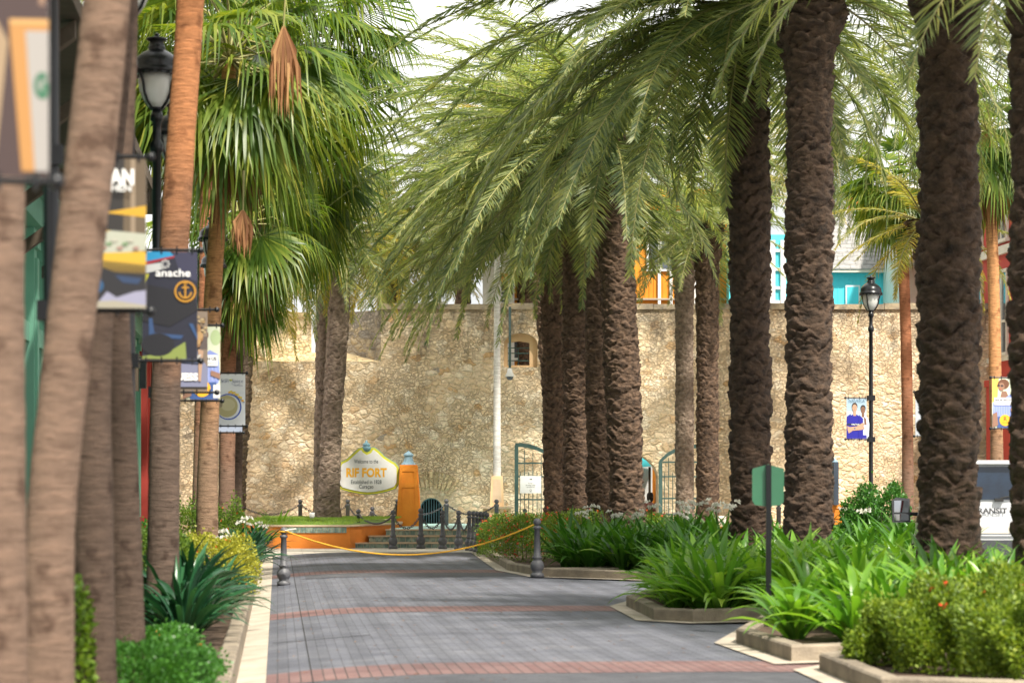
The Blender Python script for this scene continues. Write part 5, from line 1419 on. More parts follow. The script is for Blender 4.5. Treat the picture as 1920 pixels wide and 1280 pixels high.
m = MB(); m.lathe([(.07, 1.10), (.105, 1.16), (.112, 1.28), (.10, 1.36), (.06, 1.40), (.004, 1.41)], 14, M_HAIR, (0, .015, 0)); m.build('hair', M_HAIR, per)
m = MB(); m.lathe([(.004, -.01), (.012, .0), (.004, .03)], 8, M_SKIN, (0, -.115, 1.25)); m.build('nose', M_SKIN, per)

# ------------------------------------------------------------------ white van, seen from behind
M_VAN = pm('white_van_paint', (.70, .71, .73), (.66, .67, .69), 2, .22, spec=.6)
M_RUB = pm('black_rubber', (.018, .018, .018), (.03, .03, .03), 10, .8); M_RIM = pm('grey_wheel', (.25, .25, .26), (.18, .18, .19), 6, .4, metal=.6)
M_VGL = pm('dark_van_glass', (.02, .04, .075), (.012, .018, .03), 1.5, .04, spec=.5)
M_TLR = pm('red_lamp_plastic', (.38, .01, .02), (.30, .01, .015), 4, .2); M_BUMP = pm('dark_bumper', (.045, .048, .055), (.06, .062, .07), 6, .6)
YV = 36.0; vx = wx(1868, YV) + .0
van = thing('parked_van', 'white van seen from behind between the two dark trunks at right', 'van', (vx, YV, 0), -.06)
hw = .86
prof = [(-hw, .32), (-hw - .03, .55), (-hw - .03, 1.0), (-hw + .02, 1.22), (-hw + .10, 1.86), (-hw + .22, 1.97), (hw - .22, 1.97), (hw - .10, 1.86), (hw - .02, 1.22), (hw + .03, 1.0), (hw + .03, .55), (hw, .32)]
def ring_at(y, inset, zs=1.0, z0=0): return [(x * (1 - inset), y, z0 + (z - .32) * zs + .32) for x, z in prof]
secs = [ring_at(0.14, .05, .985), ring_at(.03, .015, 1.0), ring_at(.22, 0, 1.01), ring_at(2.9, 0, 1.01), ring_at(3.5, .08, .74), ring_at(4.3, .10, .56), ring_at(4.45, .2, .4)]
secs[0] = ring_at(0, .04, .96); secs[1] = ring_at(.06, .01, 1.0)
m = MB(); vs = [p for s_ in secs for p in s_]; n = len(prof)
fs = [(k * n + i, (k + 1) * n + i, (k + 1) * n + (i + 1) % n, k * n + (i + 1) % n)[::-1] for k in range(len(secs) - 1) for i in range(n)]
fs = [f[::-1] for f in fs]
m.add(vs, fs + [list(range(n))[::1], [(len(secs) - 1) * n + i for i in range(n)][::-1]], M_VAN); vb = m.build('body', M_VAN, van)
bv = vb.modifiers.new('bevel', 'BEVEL'); bv.width = .03; bv.segments = 3; bv.limit_method = 'ANGLE'
m = MB(); m.slab([(-.73, 1.46), (-.66, 1.84), (-.57, 1.89), (.57, 1.89), (.66, 1.84), (.73, 1.46), (.65, 1.40), (-.65, 1.40)], -.022, -.004, M_VGL)
rw = m.build('rear_window', M_VGL, van)
m = MB(); m.tube([(.05, -.04, 1.42), (.35, -.05, 1.48), (.58, -.04, 1.44)], .012, 6, M_RUB); m.box(-.03, .10, -.06, -.024, 1.37, 1.42, M_RUB); m.build('wiper', M_RUB, rw)
m = MB(); m.box(-.80, .80, -.10, .3, 1.93, 1.985, M_VAN); m.build('roof_spoiler', M_VAN, van)
m = MB(); m.box(.18, .62, -.108, -.101, 1.945, 1.975, M_TLR); m.build('brake_light', M_TLR, van)
m = MB(); m.box(-.92, .92, -.10, .35, .28, .80, M_BUMP); m.box(-.6, .6, -.13, -.101, .45, .62, M_BUMP); m.build('bumper', M_BUMP, van)
m = MB(); m.box(-.64, .64, -.03, -.004, .86, 1.12, M_VAN); m.build('tailgate_panel', M_VAN, van)
m = MB(); m.box(-.26, .26, -.045, -.031, .90, 1.01, M_CREAM); m.build('number_plate', M_CREAM, van)
for s_ in (-1, 1):
    m = MB(); m.slab([(s_ * .72, .70), (s_ * .88, .70), (s_ * .87, 1.15), (s_ * .80, 1.70), (s_ * .74, 1.70), (s_ * .74, 1.15)], -.035, .05, M_TLR); m.build('tail_light', M_TLR, van)
    m = MB(); m.tube([(s_ * .84, 2.9, 1.15), (s_ * 1.02, 2.86, 1.16)], .03, 8, M_RUB); m.slab([(s_ * .98, 1.02), (s_ * 1.26, 1.02), (s_ * 1.27, 1.36), (s_ * 1.20, 1.42), (s_ * .99, 1.40)], 2.78, 2.92, M_BUMP); mi = m.build('wing_mirror', M_BUMP, van)
    g_ = MB(); g_.slab([(s_ * 1.01, 1.18), (s_ * 1.24, 1.18), (s_ * 1.24, 1.37), (s_ * 1.01, 1.37)], 2.772, 2.779, pm('mirror_glass', (.35, .37, .40), None, 2, .03, metal=1.0)); g_.slab([(s_ * 1.01, 1.05), (s_ * 1.24, 1.05), (s_ * 1.24, 1.15), (s_ * 1.01, 1.15)], 2.772, 2.779, MATS['mirror_glass']); g_.build('mirror_glass', MATS['mirror_glass'], mi)
    for yy in (.75, 3.6):
        t = MB(); Mx = Matrix.Translation((s_ * .80, yy, .33)) @ Matrix.Rotation(PI / 2, 4, 'Y')
        vs_, q = [], MB(); q.lathe([(.22, -.10), (.32, -.10), (.335, -.06), (.335, .06), (.32, .10), (.22, .10)], 22, M_RUB)
        t.add([Mx @ Vector(v_) for v_ in q.v], q.f, M_RUB, True); wh = t.build('wheel', M_RUB, van)
        t = MB(); q = MB(); q.lathe([(.02, -.105), (.215, -.108), (.215, .108), (.02, .105)], 18, M_RIM); t.add([Mx @ Vector(v_) for v_ in q.v], q.f, M_RIM); t.build('rim', M_RIM, wh)
vs_, fs_ = text_geo('TRANSIT', .11, .004, .52)
m = MB(); m.add([(v_.x - .10, -.034, v_.y + 1.23) for v_ in vs_], fs_, M_BUMP); m.build('lettering', M_BUMP, van)

# ------------------------------------------------------------------ palms
def smooth_path(pts, n=40):
    """Catmull-Rom through world points"""
    P = [Vector(p) for p in pts]; P = [P[0] * 2 - P[1]] + P + [P[-1] * 2 - P[-2]]; out = []
    segs = len(P) - 3; m_ = max(2, n // segs)
    for s_ in range(segs):
        p0, p1, p2, p3 = P[s_:s_ + 4]
        for i in range(m_):
            t = i / m_
            out.append(.5 * ((2 * p1) + (p2 - p0) * t + (2 * p0 - 5 * p1 + 4 * p2 - p3) * t * t + (3 * p1 - p0 - 3 * p2 + p3) * t ** 3))
    out.append(P[-2]); return out


def date_trunk(root, H, r, lean=(0, 0), mat=None, seed=0, flare=1.25, bulge=True, hr=.105, dz=.016, nseg=84, amp=.06, cw=.34):
    rg = np.random.default_rng(seed)
    nz = int(H / dz) + 1; z = np.linspace(0, H, nz); th = np.linspace(0, 2 * PI, nseg, endpoint=False)
    Z, T = np.meshgrid(z, th, indexing='ij')
    ncol = max(5, int(round(2 * PI * r / cw)))
    nrow = int(H / hr) + 4
    A = rg.uniform(.45, 1.25, (nrow, ncol)); dj = rg.uniform(-.42, .42, (nrow, ncol)); lj = rg.uniform(.65, 1.7, (nrow, ncol)); aj = rg.uniform(-.4, .4, (nrow, ncol)); ph = rg.uniform(0, 6.3, 8)
    WU = .16 * np.sin(Z * 5.3 + ph[0] + 2 * T) + .12 * np.sin(Z * 11 + ph[1] - 3 * T) + .08 * np.sin(Z * 23 + ph[2] + 7 * T)
    WZ = hr * (.35 * np.sin(3 * T + Z * 1.3 + ph[3]) + .22 * np.sin(7 * T - Z * 3 + ph[4]) + .15 * np.sin(13 * T + Z * 9 + ph[5]))
    Z0 = Z; Z = Z + WZ
    out = np.zeros_like(Z)
    base = np.clip(np.floor(Z / hr).astype(int), 0, nrow - 1)
    for k in (-1, 0, 1):
        row = np.clip(base + k, 0, nrow - 1)
        u = (T / (2 * PI) * ncol + .5 * (row % 2) + row * .07 + WU) % ncol
        c = np.floor(u).astype(int) % ncol
        a_ = (u - np.floor(u) - .5) * 2
        zc = (row + .5 + dj[row, c] * .45) * hr + aj[row, c] * a_ * hr * .5
        half = hr * .98 * lj[row, c] ** .35 * np.clip(1 - np.abs(a_) ** 1.35, 0, 1) ** .85 + 1e-4
        b_ = (Z - zc - .25 * half) / half
        f_ = np.where(np.abs(b_) < 1, A[row, c] * (np.clip(1 - np.abs(b_) ** 3.0, 0, 1) ** .55) * (.85 + .35 * b_), 0)
        out = np.maximum(out, f_)
    Z = Z0
    nn = rg.normal(0, 1, Z.shape); nn = (nn + np.roll(nn, 1, 0) + np.roll(nn, 1, 1) + np.roll(nn, -1, 1)) / 2
    rr = r * (1 + (flare - 1) * np.exp(-Z / .45)) - amp * .5
    rr = rr * (1 + .035 * np.sin(Z * 1.7 + seed) + .02 * np.sin(Z * 4.1 + seed * 2))
    if bulge: rr = rr + r * .30 * np.clip((Z - (H - 1.5)) / 1.1, 0, 1) ** 1.5
    am = amp * (1 + (1.4 if bulge else 0) * np.clip((Z - (H - 1.6)) / 1.2, 0, 1))
    rr = rr + am * out + .004 * nn
    cxs = lean[0] * (Z / H) ** 1.3; cys = lean[1] * (Z / H) ** 1.3
    V = np.stack([cxs + rr * np.cos(T), cys + rr * np.sin(T), Z], -1).reshape(-1, 3)
    i = np.arange(nz - 1)[:, None] * nseg; j = np.arange(nseg)[None, :]; j2 = (j + 1) % nseg
    Q = np.stack([i + j, i + j2, i + nseg + j2, i + nseg + j], -1).reshape(-1, 4)
    return mesh_np('trunk', V, quads=Q, mat=mat or M_BOOT, parent=root, smooth=False)


def fronds(root, origin, specs, mat, seed=0, npair=85, lw=.017, llen=.55, name='crown', rach=True):
    """specs: (azimuth, elevation, length, bend) per frond. Feather leaves with folded, drooping leaflets."""
    rg = np.random.default_rng(seed)
    Vall, Qall, Tall, nv = [], [], [], 0
    RV, RQ, rn = [], [], 0
    up = np.array([0, 0, 1.0])
    for az, el, L_, bend in specs:
        K = 26; t = np.linspace(0, 1, K)
        e = el - bend * t ** 1.25
        side_sw = rg.normal(0, .12)
        azt = az + side_sw * t ** 1.5
        d = np.stack([np.cos(e) * np.cos(azt), np.cos(e) * np.sin(azt), np.sin(e)], 1)
        P = np.concatenate([[np.zeros(3)], np.cumsum(d[:-1] * (L_ / (K - 1)), 0)]) + origin
        # rachis
        w0 = np.linspace(.034, .006, K)
        sd = np.stack([-np.sin(azt), np.cos(azt), np.zeros(K)], 1); nr_ = np.cross(sd, d) * -1
        nr_ = np.cross(d, sd)
        ring = np.stack([P + sd * w0[:, None], P + nr_ * w0[:, None] * .7, P - sd * w0[:, None], P - nr_ * w0[:, None] * .7], 1).reshape(-1, 3)
        a_ = np.arange(K - 1)[:, None] * 4; b_ = np.arange(4)[None]; b2 = (b_ + 1) % 4
        RQ.append((np.stack([a_ + b_, a_ + b2, a_ + 4 + b2, a_ + 4 + b_], -1).reshape(-1, 4)) + rn); RV.append(ring); rn += len(ring)
        # leaflets
        n = int(npair * 1.25 * L_ / 4.2)
        tt = np.linspace(.13, .995, n)[:, None] + rg.uniform(-.3, .3, (n, 2)) / n
        tt = np.clip(tt, .1, 1)
        for s_, col_ in ((-1, 0), (1, 1)):
            q = tt[:, col_]; fi = q * (K - 1); i0 = np.minimum(fi.astype(int), K - 2); fr = (fi - i0)[:, None]
            p = P[i0] * (1 - fr) + P[i0 + 1] * fr; dd = d[i0]; ss = sd[i0] * s_; nn = nr_[i0]
            ang = np.radians(72 - 36 * q + rg.normal(0, 7, n))[:, None]
            lift = rg.normal(.14, .17, n)[:, None] * (1 - .6 * q[:, None])
            ld = dd * np.cos(ang) + ss * np.sin(ang) + nn * lift
            ld /= np.linalg.norm(ld, axis=1)[:, None]
            ll = llen * (np.sin(np.clip(q * 1.05 + .12, 0, 1) * PI) ** .55 * .75 + .25) * rg.uniform(.82, 1.12, n)
            ll = ll[:, None]
            wv = dd * .85 - ld * (dd * ld).sum(1)[:, None] * .85 + nn * rg.normal(0, .35, n)[:, None]
            wv /= np.linalg.norm(wv, axis=1)[:, None] + 1e-9
            hw_ = lw * rg.uniform(.75, 1.2, n)[:, None]
            g1, g2 = .06 * ll * ll / llen, .24 * ll * ll / llen
            m1 = p + ld * ll * .5 - up * g1; m2 = p + ld * ll * .96 - up * g2
            V = np.stack([p - wv * hw_ * .6, p + wv * hw_ * .6, m1 + wv * hw_, m1 - wv * hw_, m2], 1).reshape(-1, 3)
            b0 = nv + np.arange(n) * 5
            Qall.append(np.stack([b0, b0 + 1, b0 + 2, b0 + 3], 1)); Tall.append(np.stack([b0 + 3, b0 + 2, b0 + 4], 1))
            Vall.append(V); nv += n * 5
    cr = mesh_np(name, np.concatenate(Vall), np.concatenate(Qall), np.concatenate(Tall), mat, root)
    if rach: mesh_np('frond_ribs', np.concatenate(RV), np.concatenate(RQ), mat=M_RACHIS, parent=root, smooth=True)
    return cr


def date_specs(n, L_, seed, lo=-38, hi=78, az0=None, spread=PI, droop=1.0, power=.85):
    rg = np.random.default_rng(seed); out = []
    for i in range(n):
        az = (i * 2.39996) % (2 * PI) if az0 is None else az0 + rg.uniform(-spread, spread)
        az += rg.normal(0, .1)
        f_ = (i + .5) / n
        el = math.radians(hi + (lo - hi) * f_ ** power + rg.normal(0, 4))
        out.append((az, el, L_ * rg.uniform(.82, 1.08) * (1 - .12 * (f_ > .85)), (rg.uniform(.75, 1.25) + .35 * max(0, math.sin(el))) * droop))
    return out


def date_palm(px, Y, H, r, label, n=56, L_=4.3, mat=M_BOOT, seed=0, lean=(0, 0), group='date palms', base=0.0, lo=-38, fm=M_FROND, llen=.55, npair=80, extra=None, flare=1.25, droop=1.0, amp=.085, power=.85, bulge=True, lw=.0115, cw=.34):
    root = thing('date_palm', label, 'palm tree', (wx(px, Y), Y, base), 0, group)
    date_trunk(root, H, r, lean, mat, seed, flare, bulge, amp=amp, cw=cw)
    top = np.array([lean[0], lean[1], H - .05])
    sp_ = date_specs(n, L_, seed, lo, droop=droop, power=power)
    if extra: sp_ += extra
    fronds(root, top, sp_, fm, seed, npair, lw, llen)
    return root


# front-right row and the central cluster
A_ = lambda deg: math.radians(deg)
# extra: long drooping fronds reaching left over the road (azimuth 180 = left, 270 = towards camera)
def sweep(lst): return [(A_(a0), A_(e0), l0, b0) for a0, e0, l0, b0 in lst]
rs = random.Random(5)
ext7 = sweep([(180 + rs.uniform(-25, 75), rs.uniform(-30, 42), rs.uniform(6.2, 7.4), rs.uniform(.75, 1.2)) for _ in range(44)])
ext4 = sweep([(180 + rs.uniform(-40, 60), rs.uniform(-30, 42), rs.uniform(5.8, 6.9), rs.uniform(.7, 1.15)) for _ in range(26)])
ext3 = sweep([(180 + rs.uniform(-40, 60), rs.uniform(-25, 50), rs.uniform(5.8, 6.9), rs.uniform(.7, 1.1)) for _ in range(26)])
ext1 = sweep([(180 + rs.uniform(-40, 55), rs.uniform(-18, 38), rs.uniform(5.0, 6.2), rs.uniform(.7, 1.15)) for _ in range(34)])
T7 = date_palm(1408, 42, 10.0, .335, 'tall dark date palm mid-cluster, its long fronds sweeping left over the road', 56, 4.6, M_BOOT, 3, (-.05, 0), llen=.72, extra=ext7, npair=100, lw=.014, lo=-50)
T8 = date_palm(1516, 38, 9.5, .345, 'thick dark date palm right of the green sign, swelling under its crown', 50, 4.6, M_BOOT, 5, (.02, 0), llen=.62, lo=6, npair=80, droop=.8, extra=sweep([(8, -12, 4.3, 1.2), (-14, 2, 4.6, 1.3), (22, -22, 3.9, 1.0), (-30, -8, 4.2, 1.2), (172, -12, 4.4, 1.1), (195, 4, 4.6, 1.2)]))
T9 = date_palm(1780, 27.5, 8.3, .325, 'very thick blurred dark date palm between the street lamp and the van', 44, 4.4, M_BOOT, 8, (-.02, 0), flare=1.45, llen=.6, lo=4, npair=75, droop=.75, extra=sweep([(278, -28, 3.0, .9), (290, -36, 2.8, .8), (185, -20, 3.4, 1.0), (160, -10, 3.6, 1.1), (340, -30, 3.2, .9)]))
T10 = date_palm(1960, 24.5, 7.5, .33, 'dark date palm cut off by the right edge of the photo', 40, 4.2, M_BOOT, 9, flare=1.3, llen=.6, lo=4, npair=75, droop=.75, extra=sweep([(200, -30, 2.6, .8), (230, -36, 2.4, .7)]))
T1 = date_palm(1041, 63, 8.5, .275, 'leftmost trunk of the four close brown date palms before the gate', 42, 3.8, M_BOOT2, 11, (-.1, 0), flare=1.1, llen=.55, lo=-28, extra=ext1)
T2 = date_palm(1082, 60, 8.8, .31, 'second trunk from the left of the four close brown date palms', 42, 3.8, M_BOOT2, 12, (-.05, 0), flare=1.1, llen=.55, lo=-40)
T3 = date_palm(1126, 57, 9.9, .30, 'third trunk from the left of the four close brown date palms', 46, 4.5, M_BOOT2, 13, (-.1, 0), flare=1.1, llen=.6, lo=-30, extra=ext3)
T4 = date_palm(1178, 52, 9.1, .355, 'nearest and thickest of the four close brown date palms', 50, 4.6, M_BOOT2, 14, (-.38, 0), flare=1.15, llen=.64, lo=-32, extra=ext4, lw=.015)
T5 = date_palm(1284, 66, 8.3, .235, 'slim grey date palm beside the right iron gate', 30, 3.3, M_BOOT3, 15, (-.02, 0), flare=1.15, llen=.5, amp=.05, lo=-8, cw=.2)
T6 = date_palm(1327, 62, 8.3, .27, 'reddish brown date palm standing against the slim grey one', 34, 3.4, M_BOOT2, 16, (-.02, 0), flare=1.25, llen=.52, amp=.06, lo=-25, cw=.22)
D1 = date_palm(604, 68.2, 7.9, .235, 'rear trunk of the double palm on the grass terrace', 40, 3.4, M_BOOT3, 17, (.12, 0), base=.62, flare=1.25, llen=.5, amp=.045, lo=-40, fm=M_FRONDY, cw=.4)
D2 = date_palm(615, 66.6, 7.9, .275, 'front trunk of the double palm on the grass terrace, leaning right', 42, 3.6, M_BOOT3, 18, (.45, 0), base=.62, flare=1.5, llen=.5, amp=.05, lo=-40, cw=.36)
# palms beyond, mostly hidden by nearer trunks
B9 = date_palm(868, 82, 12.2, .26, 'palm crown rising behind the fort wall left of the flagpole', 92, 5.2, M_BOOT2, 61, (0, 0), llen=.62, lo=-50)
B10 = date_palm(735, 86, 10.6, .26, 'palm crown rising behind the fort wall above the welcome sign', 76, 4.6, M_BOOT2, 62, (0, 0), llen=.55, lo=-50, fm=M_FRONDY)
B11 = date_palm(985, 84, 14.2, .26, 'tallest palm behind the fort wall, filling the top of the gap', 92, 5.6, M_BOOT2, 63, (0, 0), llen=.62, lo=-45)
B1 = date_palm(1790, 61, 8.3, .27, 'date palm behind the very thick trunk, fronds arching left over the street lamp', 24, 3.4, M_BOOT2, 21, (-.75, 0), llen=.45, fm=M_FRONDY, lo=-35)
B2 = date_palm(1515, 70, 12.0, .28, 'tall date palm hidden behind the trunk right of the green sign', 46, 4.4, M_BOOT2, 22, (.5, 0), llen=.5, lo=-60)
B3 = date_palm(1790, 52, 11.2, .28, 'tall date palm hidden behind the thick trunk next to the van', 46, 4.4, M_BOOT2, 23, (-.3, 0), llen=.55, lo=-60)
B4 = date_palm(1395, 76.5, 11.6, .26, 'date palm rising in the fort courtyard behind the middle trunks', 50, 4.4, M_BOOT2, 24, (-.3, 0), llen=.55, fm=M_FRONDY, lo=-12)
B6 = date_palm(1078, 78, 12.2, .26, 'tall date palm in the courtyard behind the four close trunks', 60, 5.4, M_BOOT2, 26, (-.3, 0), llen=.6, fm=M_FRONDY, lo=-12)
B8 = date_palm(1050, 69, 11.6, .25, 'tall date palm hidden behind the leftmost of the four brown trunks', 60, 5.3, M_BOOT2, 28, (-.9, 0), llen=.6, lo=-25)
B7 = date_palm(440, 72, 8.6, .26, 'date palm behind the fan palms at left, fronds hanging over the notched wall', 40, 4.0, M_BOOT3, 27, (.5, 0), llen=.45, fm=M_FRONDY, lo=-58, extra=sweep([(0, -8, 4.2, 1.1), (-22, -22, 3.8, .9), (-40, -14, 4.0, 1.2), (12, -30, 3.4, .8), (-12, 4, 4.4, 1.2), (-60, -30, 3.2, .8), (-30, -38, 3.0, .6)]))


def fan_crown(root, top, n, Rf, mat, seed=0, lo=-75, hi=80, pet=1.0, nseg=40, name='crown', azc=None):
    rg = np.random.default_rng(seed)
    Vs, Qs, Ts, nv = [], [], [], 0; pm_ = MB(); up = np.array([0, 0, 1.0])
    for i in range(n):
        az = i * 2.39996 + rg.normal(0, .15)
        if azc is not None: az = azc[0] + rg.uniform(-azc[1], azc[1])
        f_ = (i + .5) / n; el = math.radians(hi + (lo - hi) * f_ ** .9 + rg.normal(0, 6))
        d = np.array([math.cos(el) * math.cos(az), math.cos(el) * math.sin(az), math.sin(el)])
        pl_ = pet * rg.uniform(.75, 1.15)
        sdv = np.array([-math.sin(az), math.cos(az), 0])
        e2 = el - rg.uniform(.35, .8)
        d2 = np.array([math.cos(e2) * math.cos(az), math.cos(e2) * math.sin(az), math.sin(e2)])
        hub = top + d * pl_ * .6 + d2 * pl_ * .4
        if name == 'crown': pm_.tube([tuple(top), tuple(top + d * pl_ * .6), tuple(hub)], [.028, .018, .012], 4, M_RACHIS, False)
        nrm = np.cross(sdv, d2); nrm /= np.linalg.norm(nrm)
        roll = rg.normal(0, .35); s2 = sdv * math.cos(roll) + nrm * math.sin(roll); nrm = np.cross(s2, d2)
        Rr = Rf * rg.uniform(.8, 1.12)
        N_ = nseg; th = np.linspace(-1, 1, N_) * math.radians(rg.uniform(95, 120))
        dth = th[1] - th[0]
        def rad(t, r_, off=0): return (np.cos(t)[:, None] * d2 + np.sin(t)[:, None] * s2) * r_
        prof_ = (1 - .28 * np.abs(th / 2) ** 1.5) * rg.uniform(.9, 1.08, N_)
        cup = .18 * Rr
        r1 = .50 * Rr * prof_[:, None]; r2 = .80 * Rr * prof_[:, None]; r3 = 1.08 * Rr * prof_[:, None]
        zz = (np.arange(N_) % 2)[:, None] * 0
        A0 = np.tile(hub, (N_, 1))
        a1 = hub + rad(th - dth * .48, r1) + nrm * .018 - up * cup * .25; b1_ = hub + rad(th + dth * .48, r1) - nrm * .018 - up * cup * .25
        dr1 = rg.uniform(.06, .22, N_)[:, None] * Rr; dr2 = rg.uniform(.25, .75, N_)[:, None] * Rr
        jit = rg.normal(0, .012, (N_, 3))
        a2 = hub + rad(th - dth * .26, r2) - up * dr1 + jit; b2_ = hub + rad(th + dth * .26, r2) - up * dr1 + jit
        c3 = hub + rad(th, r3 * .93) - up * dr2 + jit * 3
        V = np.stack([A0, a1, b1_, b2_, a2, c3], 1).reshape(-1, 3); b0 = nv + np.arange(N_) * 6
        Ts.append(np.stack([b0, b0 + 1, b0 + 2], 1)); Qs.append(np.stack([b0 + 1, b0 + 4, b0 + 3, b0 + 2], 1)); Ts.append(np.stack([b0 + 4, b0 + 5, b0 + 3], 1))
        Vs.append(V); nv += N_ * 6
    o = mesh_np(name, np.concatenate(Vs), np.concatenate(Qs), np.concatenate(Ts), mat, root)
    if pm_.v: pm_.build('petioles', M_RACHIS, root)
    return o


def fan_palm(label, pts, Y, r0, r1, crown=None, mat=None, seed=0, Rf=1.0, n=34, pet=1.0, dead=0, lo=-75, nseg=40, hi=80, cat_group='fan palms'):
    """pts: (px, py) up the trunk at depth Y"""
    base = W(pts[0][0], pts[0][1], Y); base.z = 0
    root = thing('fan_palm', label, 'palm tree', tuple(base), 0, cat_group)
    P = [Vector((0, 0, -.05))] + [W(px, py, Y) - Vector((base.x, base.y, 0)) for px, py in pts[1:]]
    path = smooth_path(P, 60)
    L_ = len(path); m = MB(); rg = random.Random(seed)
    fine, rad = [], []
    tot = sum((path[i + 1] - path[i]).length for i in range(L_ - 1)); acc = 0
    for i in range(L_ - 1):
        k_ = max(1, int((path[i + 1] - path[i]).length / .07))
        for j in range(k_):
            t = (acc + (path[i + 1] - path[i]).length * j / k_) / tot
            h = tot * t; fl_ = .35 * math.exp(-h / .5)
            fine.append(path[i].lerp(path[i + 1], j / k_)); rad.append((r0 + (r1 - r0) * t) * (1 + fl_ + .018 * ((len(rad) % 2) - .5) + rg.uniform(-.012, .012) + .02 * math.sin(h * 2.3 + seed)))
        acc += (path[i + 1] - path[i]).length
    m.tube(fine, rad, 28, mat); m.build('trunk', mat, root)
    top = np.array(path[-1])
    if crown is not False:
        fan_crown(root, top, n, Rf, M_FAN, seed, lo, hi, pet, nseg)
        if dead: fan_crown(root, top - np.array([0, 0, .25]), dead, Rf * .8, M_DEADFAN, seed + 50, -88, -62, .8, 30, 'dead_leaves')
    return root


BK1 = bark_mat('pale_ringed_bark', (.235, .158, .115), (.28, .18, .12), 3, 7)
BK2 = bark_mat('grey_ringed_bark', (.105, .072, .054), (.165, .108, .078), 2, 7)
BK3 = bark_mat('grey_to_orange_bark', (.125, .088, .068), (.46, .20, .088), 2.6, 5.0)
BK4 = bark_mat('orange_ringed_bark', (.26, .17, .11), (.54, .27, .115), 2.2, 4.6)
BK5 = bark_mat('red_brown_bark', (.22, .14, .10), (.34, .14, .07), 2, 4.5)
fan_palm('pale smooth palm trunk cut off by the left edge of the photo', [(-2, 1330), (0, 900), (-2, 500), (2, 200), (10, -150), (60, -2400)], 11.0, .118, .105, True, BK1, 31, 1.0, 26, nseg=28)
fan_palm('pale leaning palm trunk, second from the left edge', [(86, 1300), (95, 1000), (122, 700), (157, 400), (185, 150), (200, 0), (228, -300), (330, -2000)], 12.4, .125, .12, True, BK1, 32, 1.0, 26, nseg=28)
fan_palm('grey brown palm trunk just right of the leaning pale one', [(176, 1220), (176, 1000), (172, 700), (186, 400), (214, 100), (238, -300), (285, -1600)], 15.5, .128, .105, True, BK2, 33, 1.0, 26, nseg=28)
fan_palm('dark grey palm trunk, fourth from the left', [(238, 1200), (232, 1000), (222, 800), (212, 640), (212, 400), (226, 100), (232, -350), (255, -1400)], 17.8, .132, .105, True, BK2, 34, 1.0, 26, nseg=28)
fan_palm('thick palm trunk, grey below and orange above, behind the lantern', [(304, 1150), (307, 950), (311, 720), (325, 480), (340, 250), (357, 0), (380, -560)], 24.4, .158, .130, True, BK3, 35, 1.1, 32, nseg=34)
fan_palm('slender orange palm trunk leaning right into a leafy crown', [(388, 1080), (389, 900), (394, 750), (399, 560), (413, 350), (431, 112)], 37.5, .17, .112, True, BK4, 36, 1.35, 40, 1.3, 3, nseg=44, lo=-55)
fan_palm('dark red-brown palm trunk close behind the slender orange one', [(372, 1050), (376, 850), (382, 650), (388, 420), (372, 150), (345, 40)], 48, .14, .15, True, BK5, 37, 1.3, 40, 1.3, 2, nseg=40)
fan_palm('palm trunk left of the pair behind the white plate banner', [(424, 1000), (426, 850), (428, 700), (432, 600), (450, 420)], 54, .19, .16, True, BK5, 38, 1.25, 44, 1.2, 8, nseg=42, lo=-85)
fan_palm('palm trunk right of the pair behind the white plate banner, crown high above', [(441, 1000), (441, 850), (443, 700), (452, 600), (480, 400), (520, 200), (556, 60)], 56, .17, .15, True, BK2, 39, 1.7, 60, 1.6, 5, nseg=52, lo=-80)
fan_palm('fan palm filling the gap under the high crown at left', [(430, 1000), (436, 800), (452, 600), (500, 430), (548, 300)], 60, .15, .14, True, BK2, 40, 1.6, 46, 1.5, 3, nseg=48, lo=-70)
fan_palm('slim red-brown fan palm right of the standing street lamp', [(1702, 1000), (1702, 850), (1700, 700), (1696, 550), (1686, 345)], 64, .155, .14, True, BK5, 41, 1.0, 34, .9, 2, nseg=36, lo=-62)
fan_palm('pale orange fan palm before the red building at right', [(1869, 1020), (1869, 850), (1866, 700), (1862, 500), (1850, 245)], 58, .165, .125, True, BK4, 42, 1.15, 34, 1.0, 6, nseg=36, lo=-80)
# hanging dead fan leaves that show on their own
def hanging_leaf(px0, py0, px1, py1, Y, label, Rf=1.0, seed=0):
    root = thing('dead_palm_leaf', label, 'dead leaf', tuple(W(px0, py0, Y)))
    d = W(px1, py1, Y) - W(px0, py0, Y); m = MB(); m.tube([(0, 0, 0), tuple(d * .5)], [.02, .012], 5, M_RACHIS)
    m.build('stalk', M_RACHIS, root)
    rg = np.random.default_rng(seed); n = 46; a_ = rg.uniform(-1, 1, n); L_ = d.length * .62 * rg.uniform(.6, 1.15, n) * Rf
    hub = np.array(d * .45); V = []
    for k in range(n):
        tip = hub + np.array([a_[k] * .17 * L_[k] + rg.normal(0, .03), rg.normal(0, .12), -L_[k] * (1 - .15 * abs(a_[k]))]); mid = hub * .5 + tip * .5 + np.array([a_[k] * .09, rg.normal(0, .04), .0])
        w_ = .022; V += [hub + [-w_ * .3, 0, 0], hub + [w_ * .3, 0, 0], mid + [w_, 0, 0], mid - [w_, 0, 0], tip]
    V = np.array(V); b0 = np.arange(n) * 5
    mesh_np('blade', V, np.stack([b0, b0 + 1, b0 + 2, b0 + 3], 1), np.stack([b0 + 3, b0 + 2, b0 + 4], 1), M_DEADFAN, root)
hanging_leaf(540, -80, 522, 200, 34.5, 'long tattered brown dead palm leaf hanging at upper left', 1.0, 1)
hanging_leaf(457, 320, 454, 480, 35.5, 'rust-brown dead fan leaf hanging behind the slender orange trunk', .9, 2)

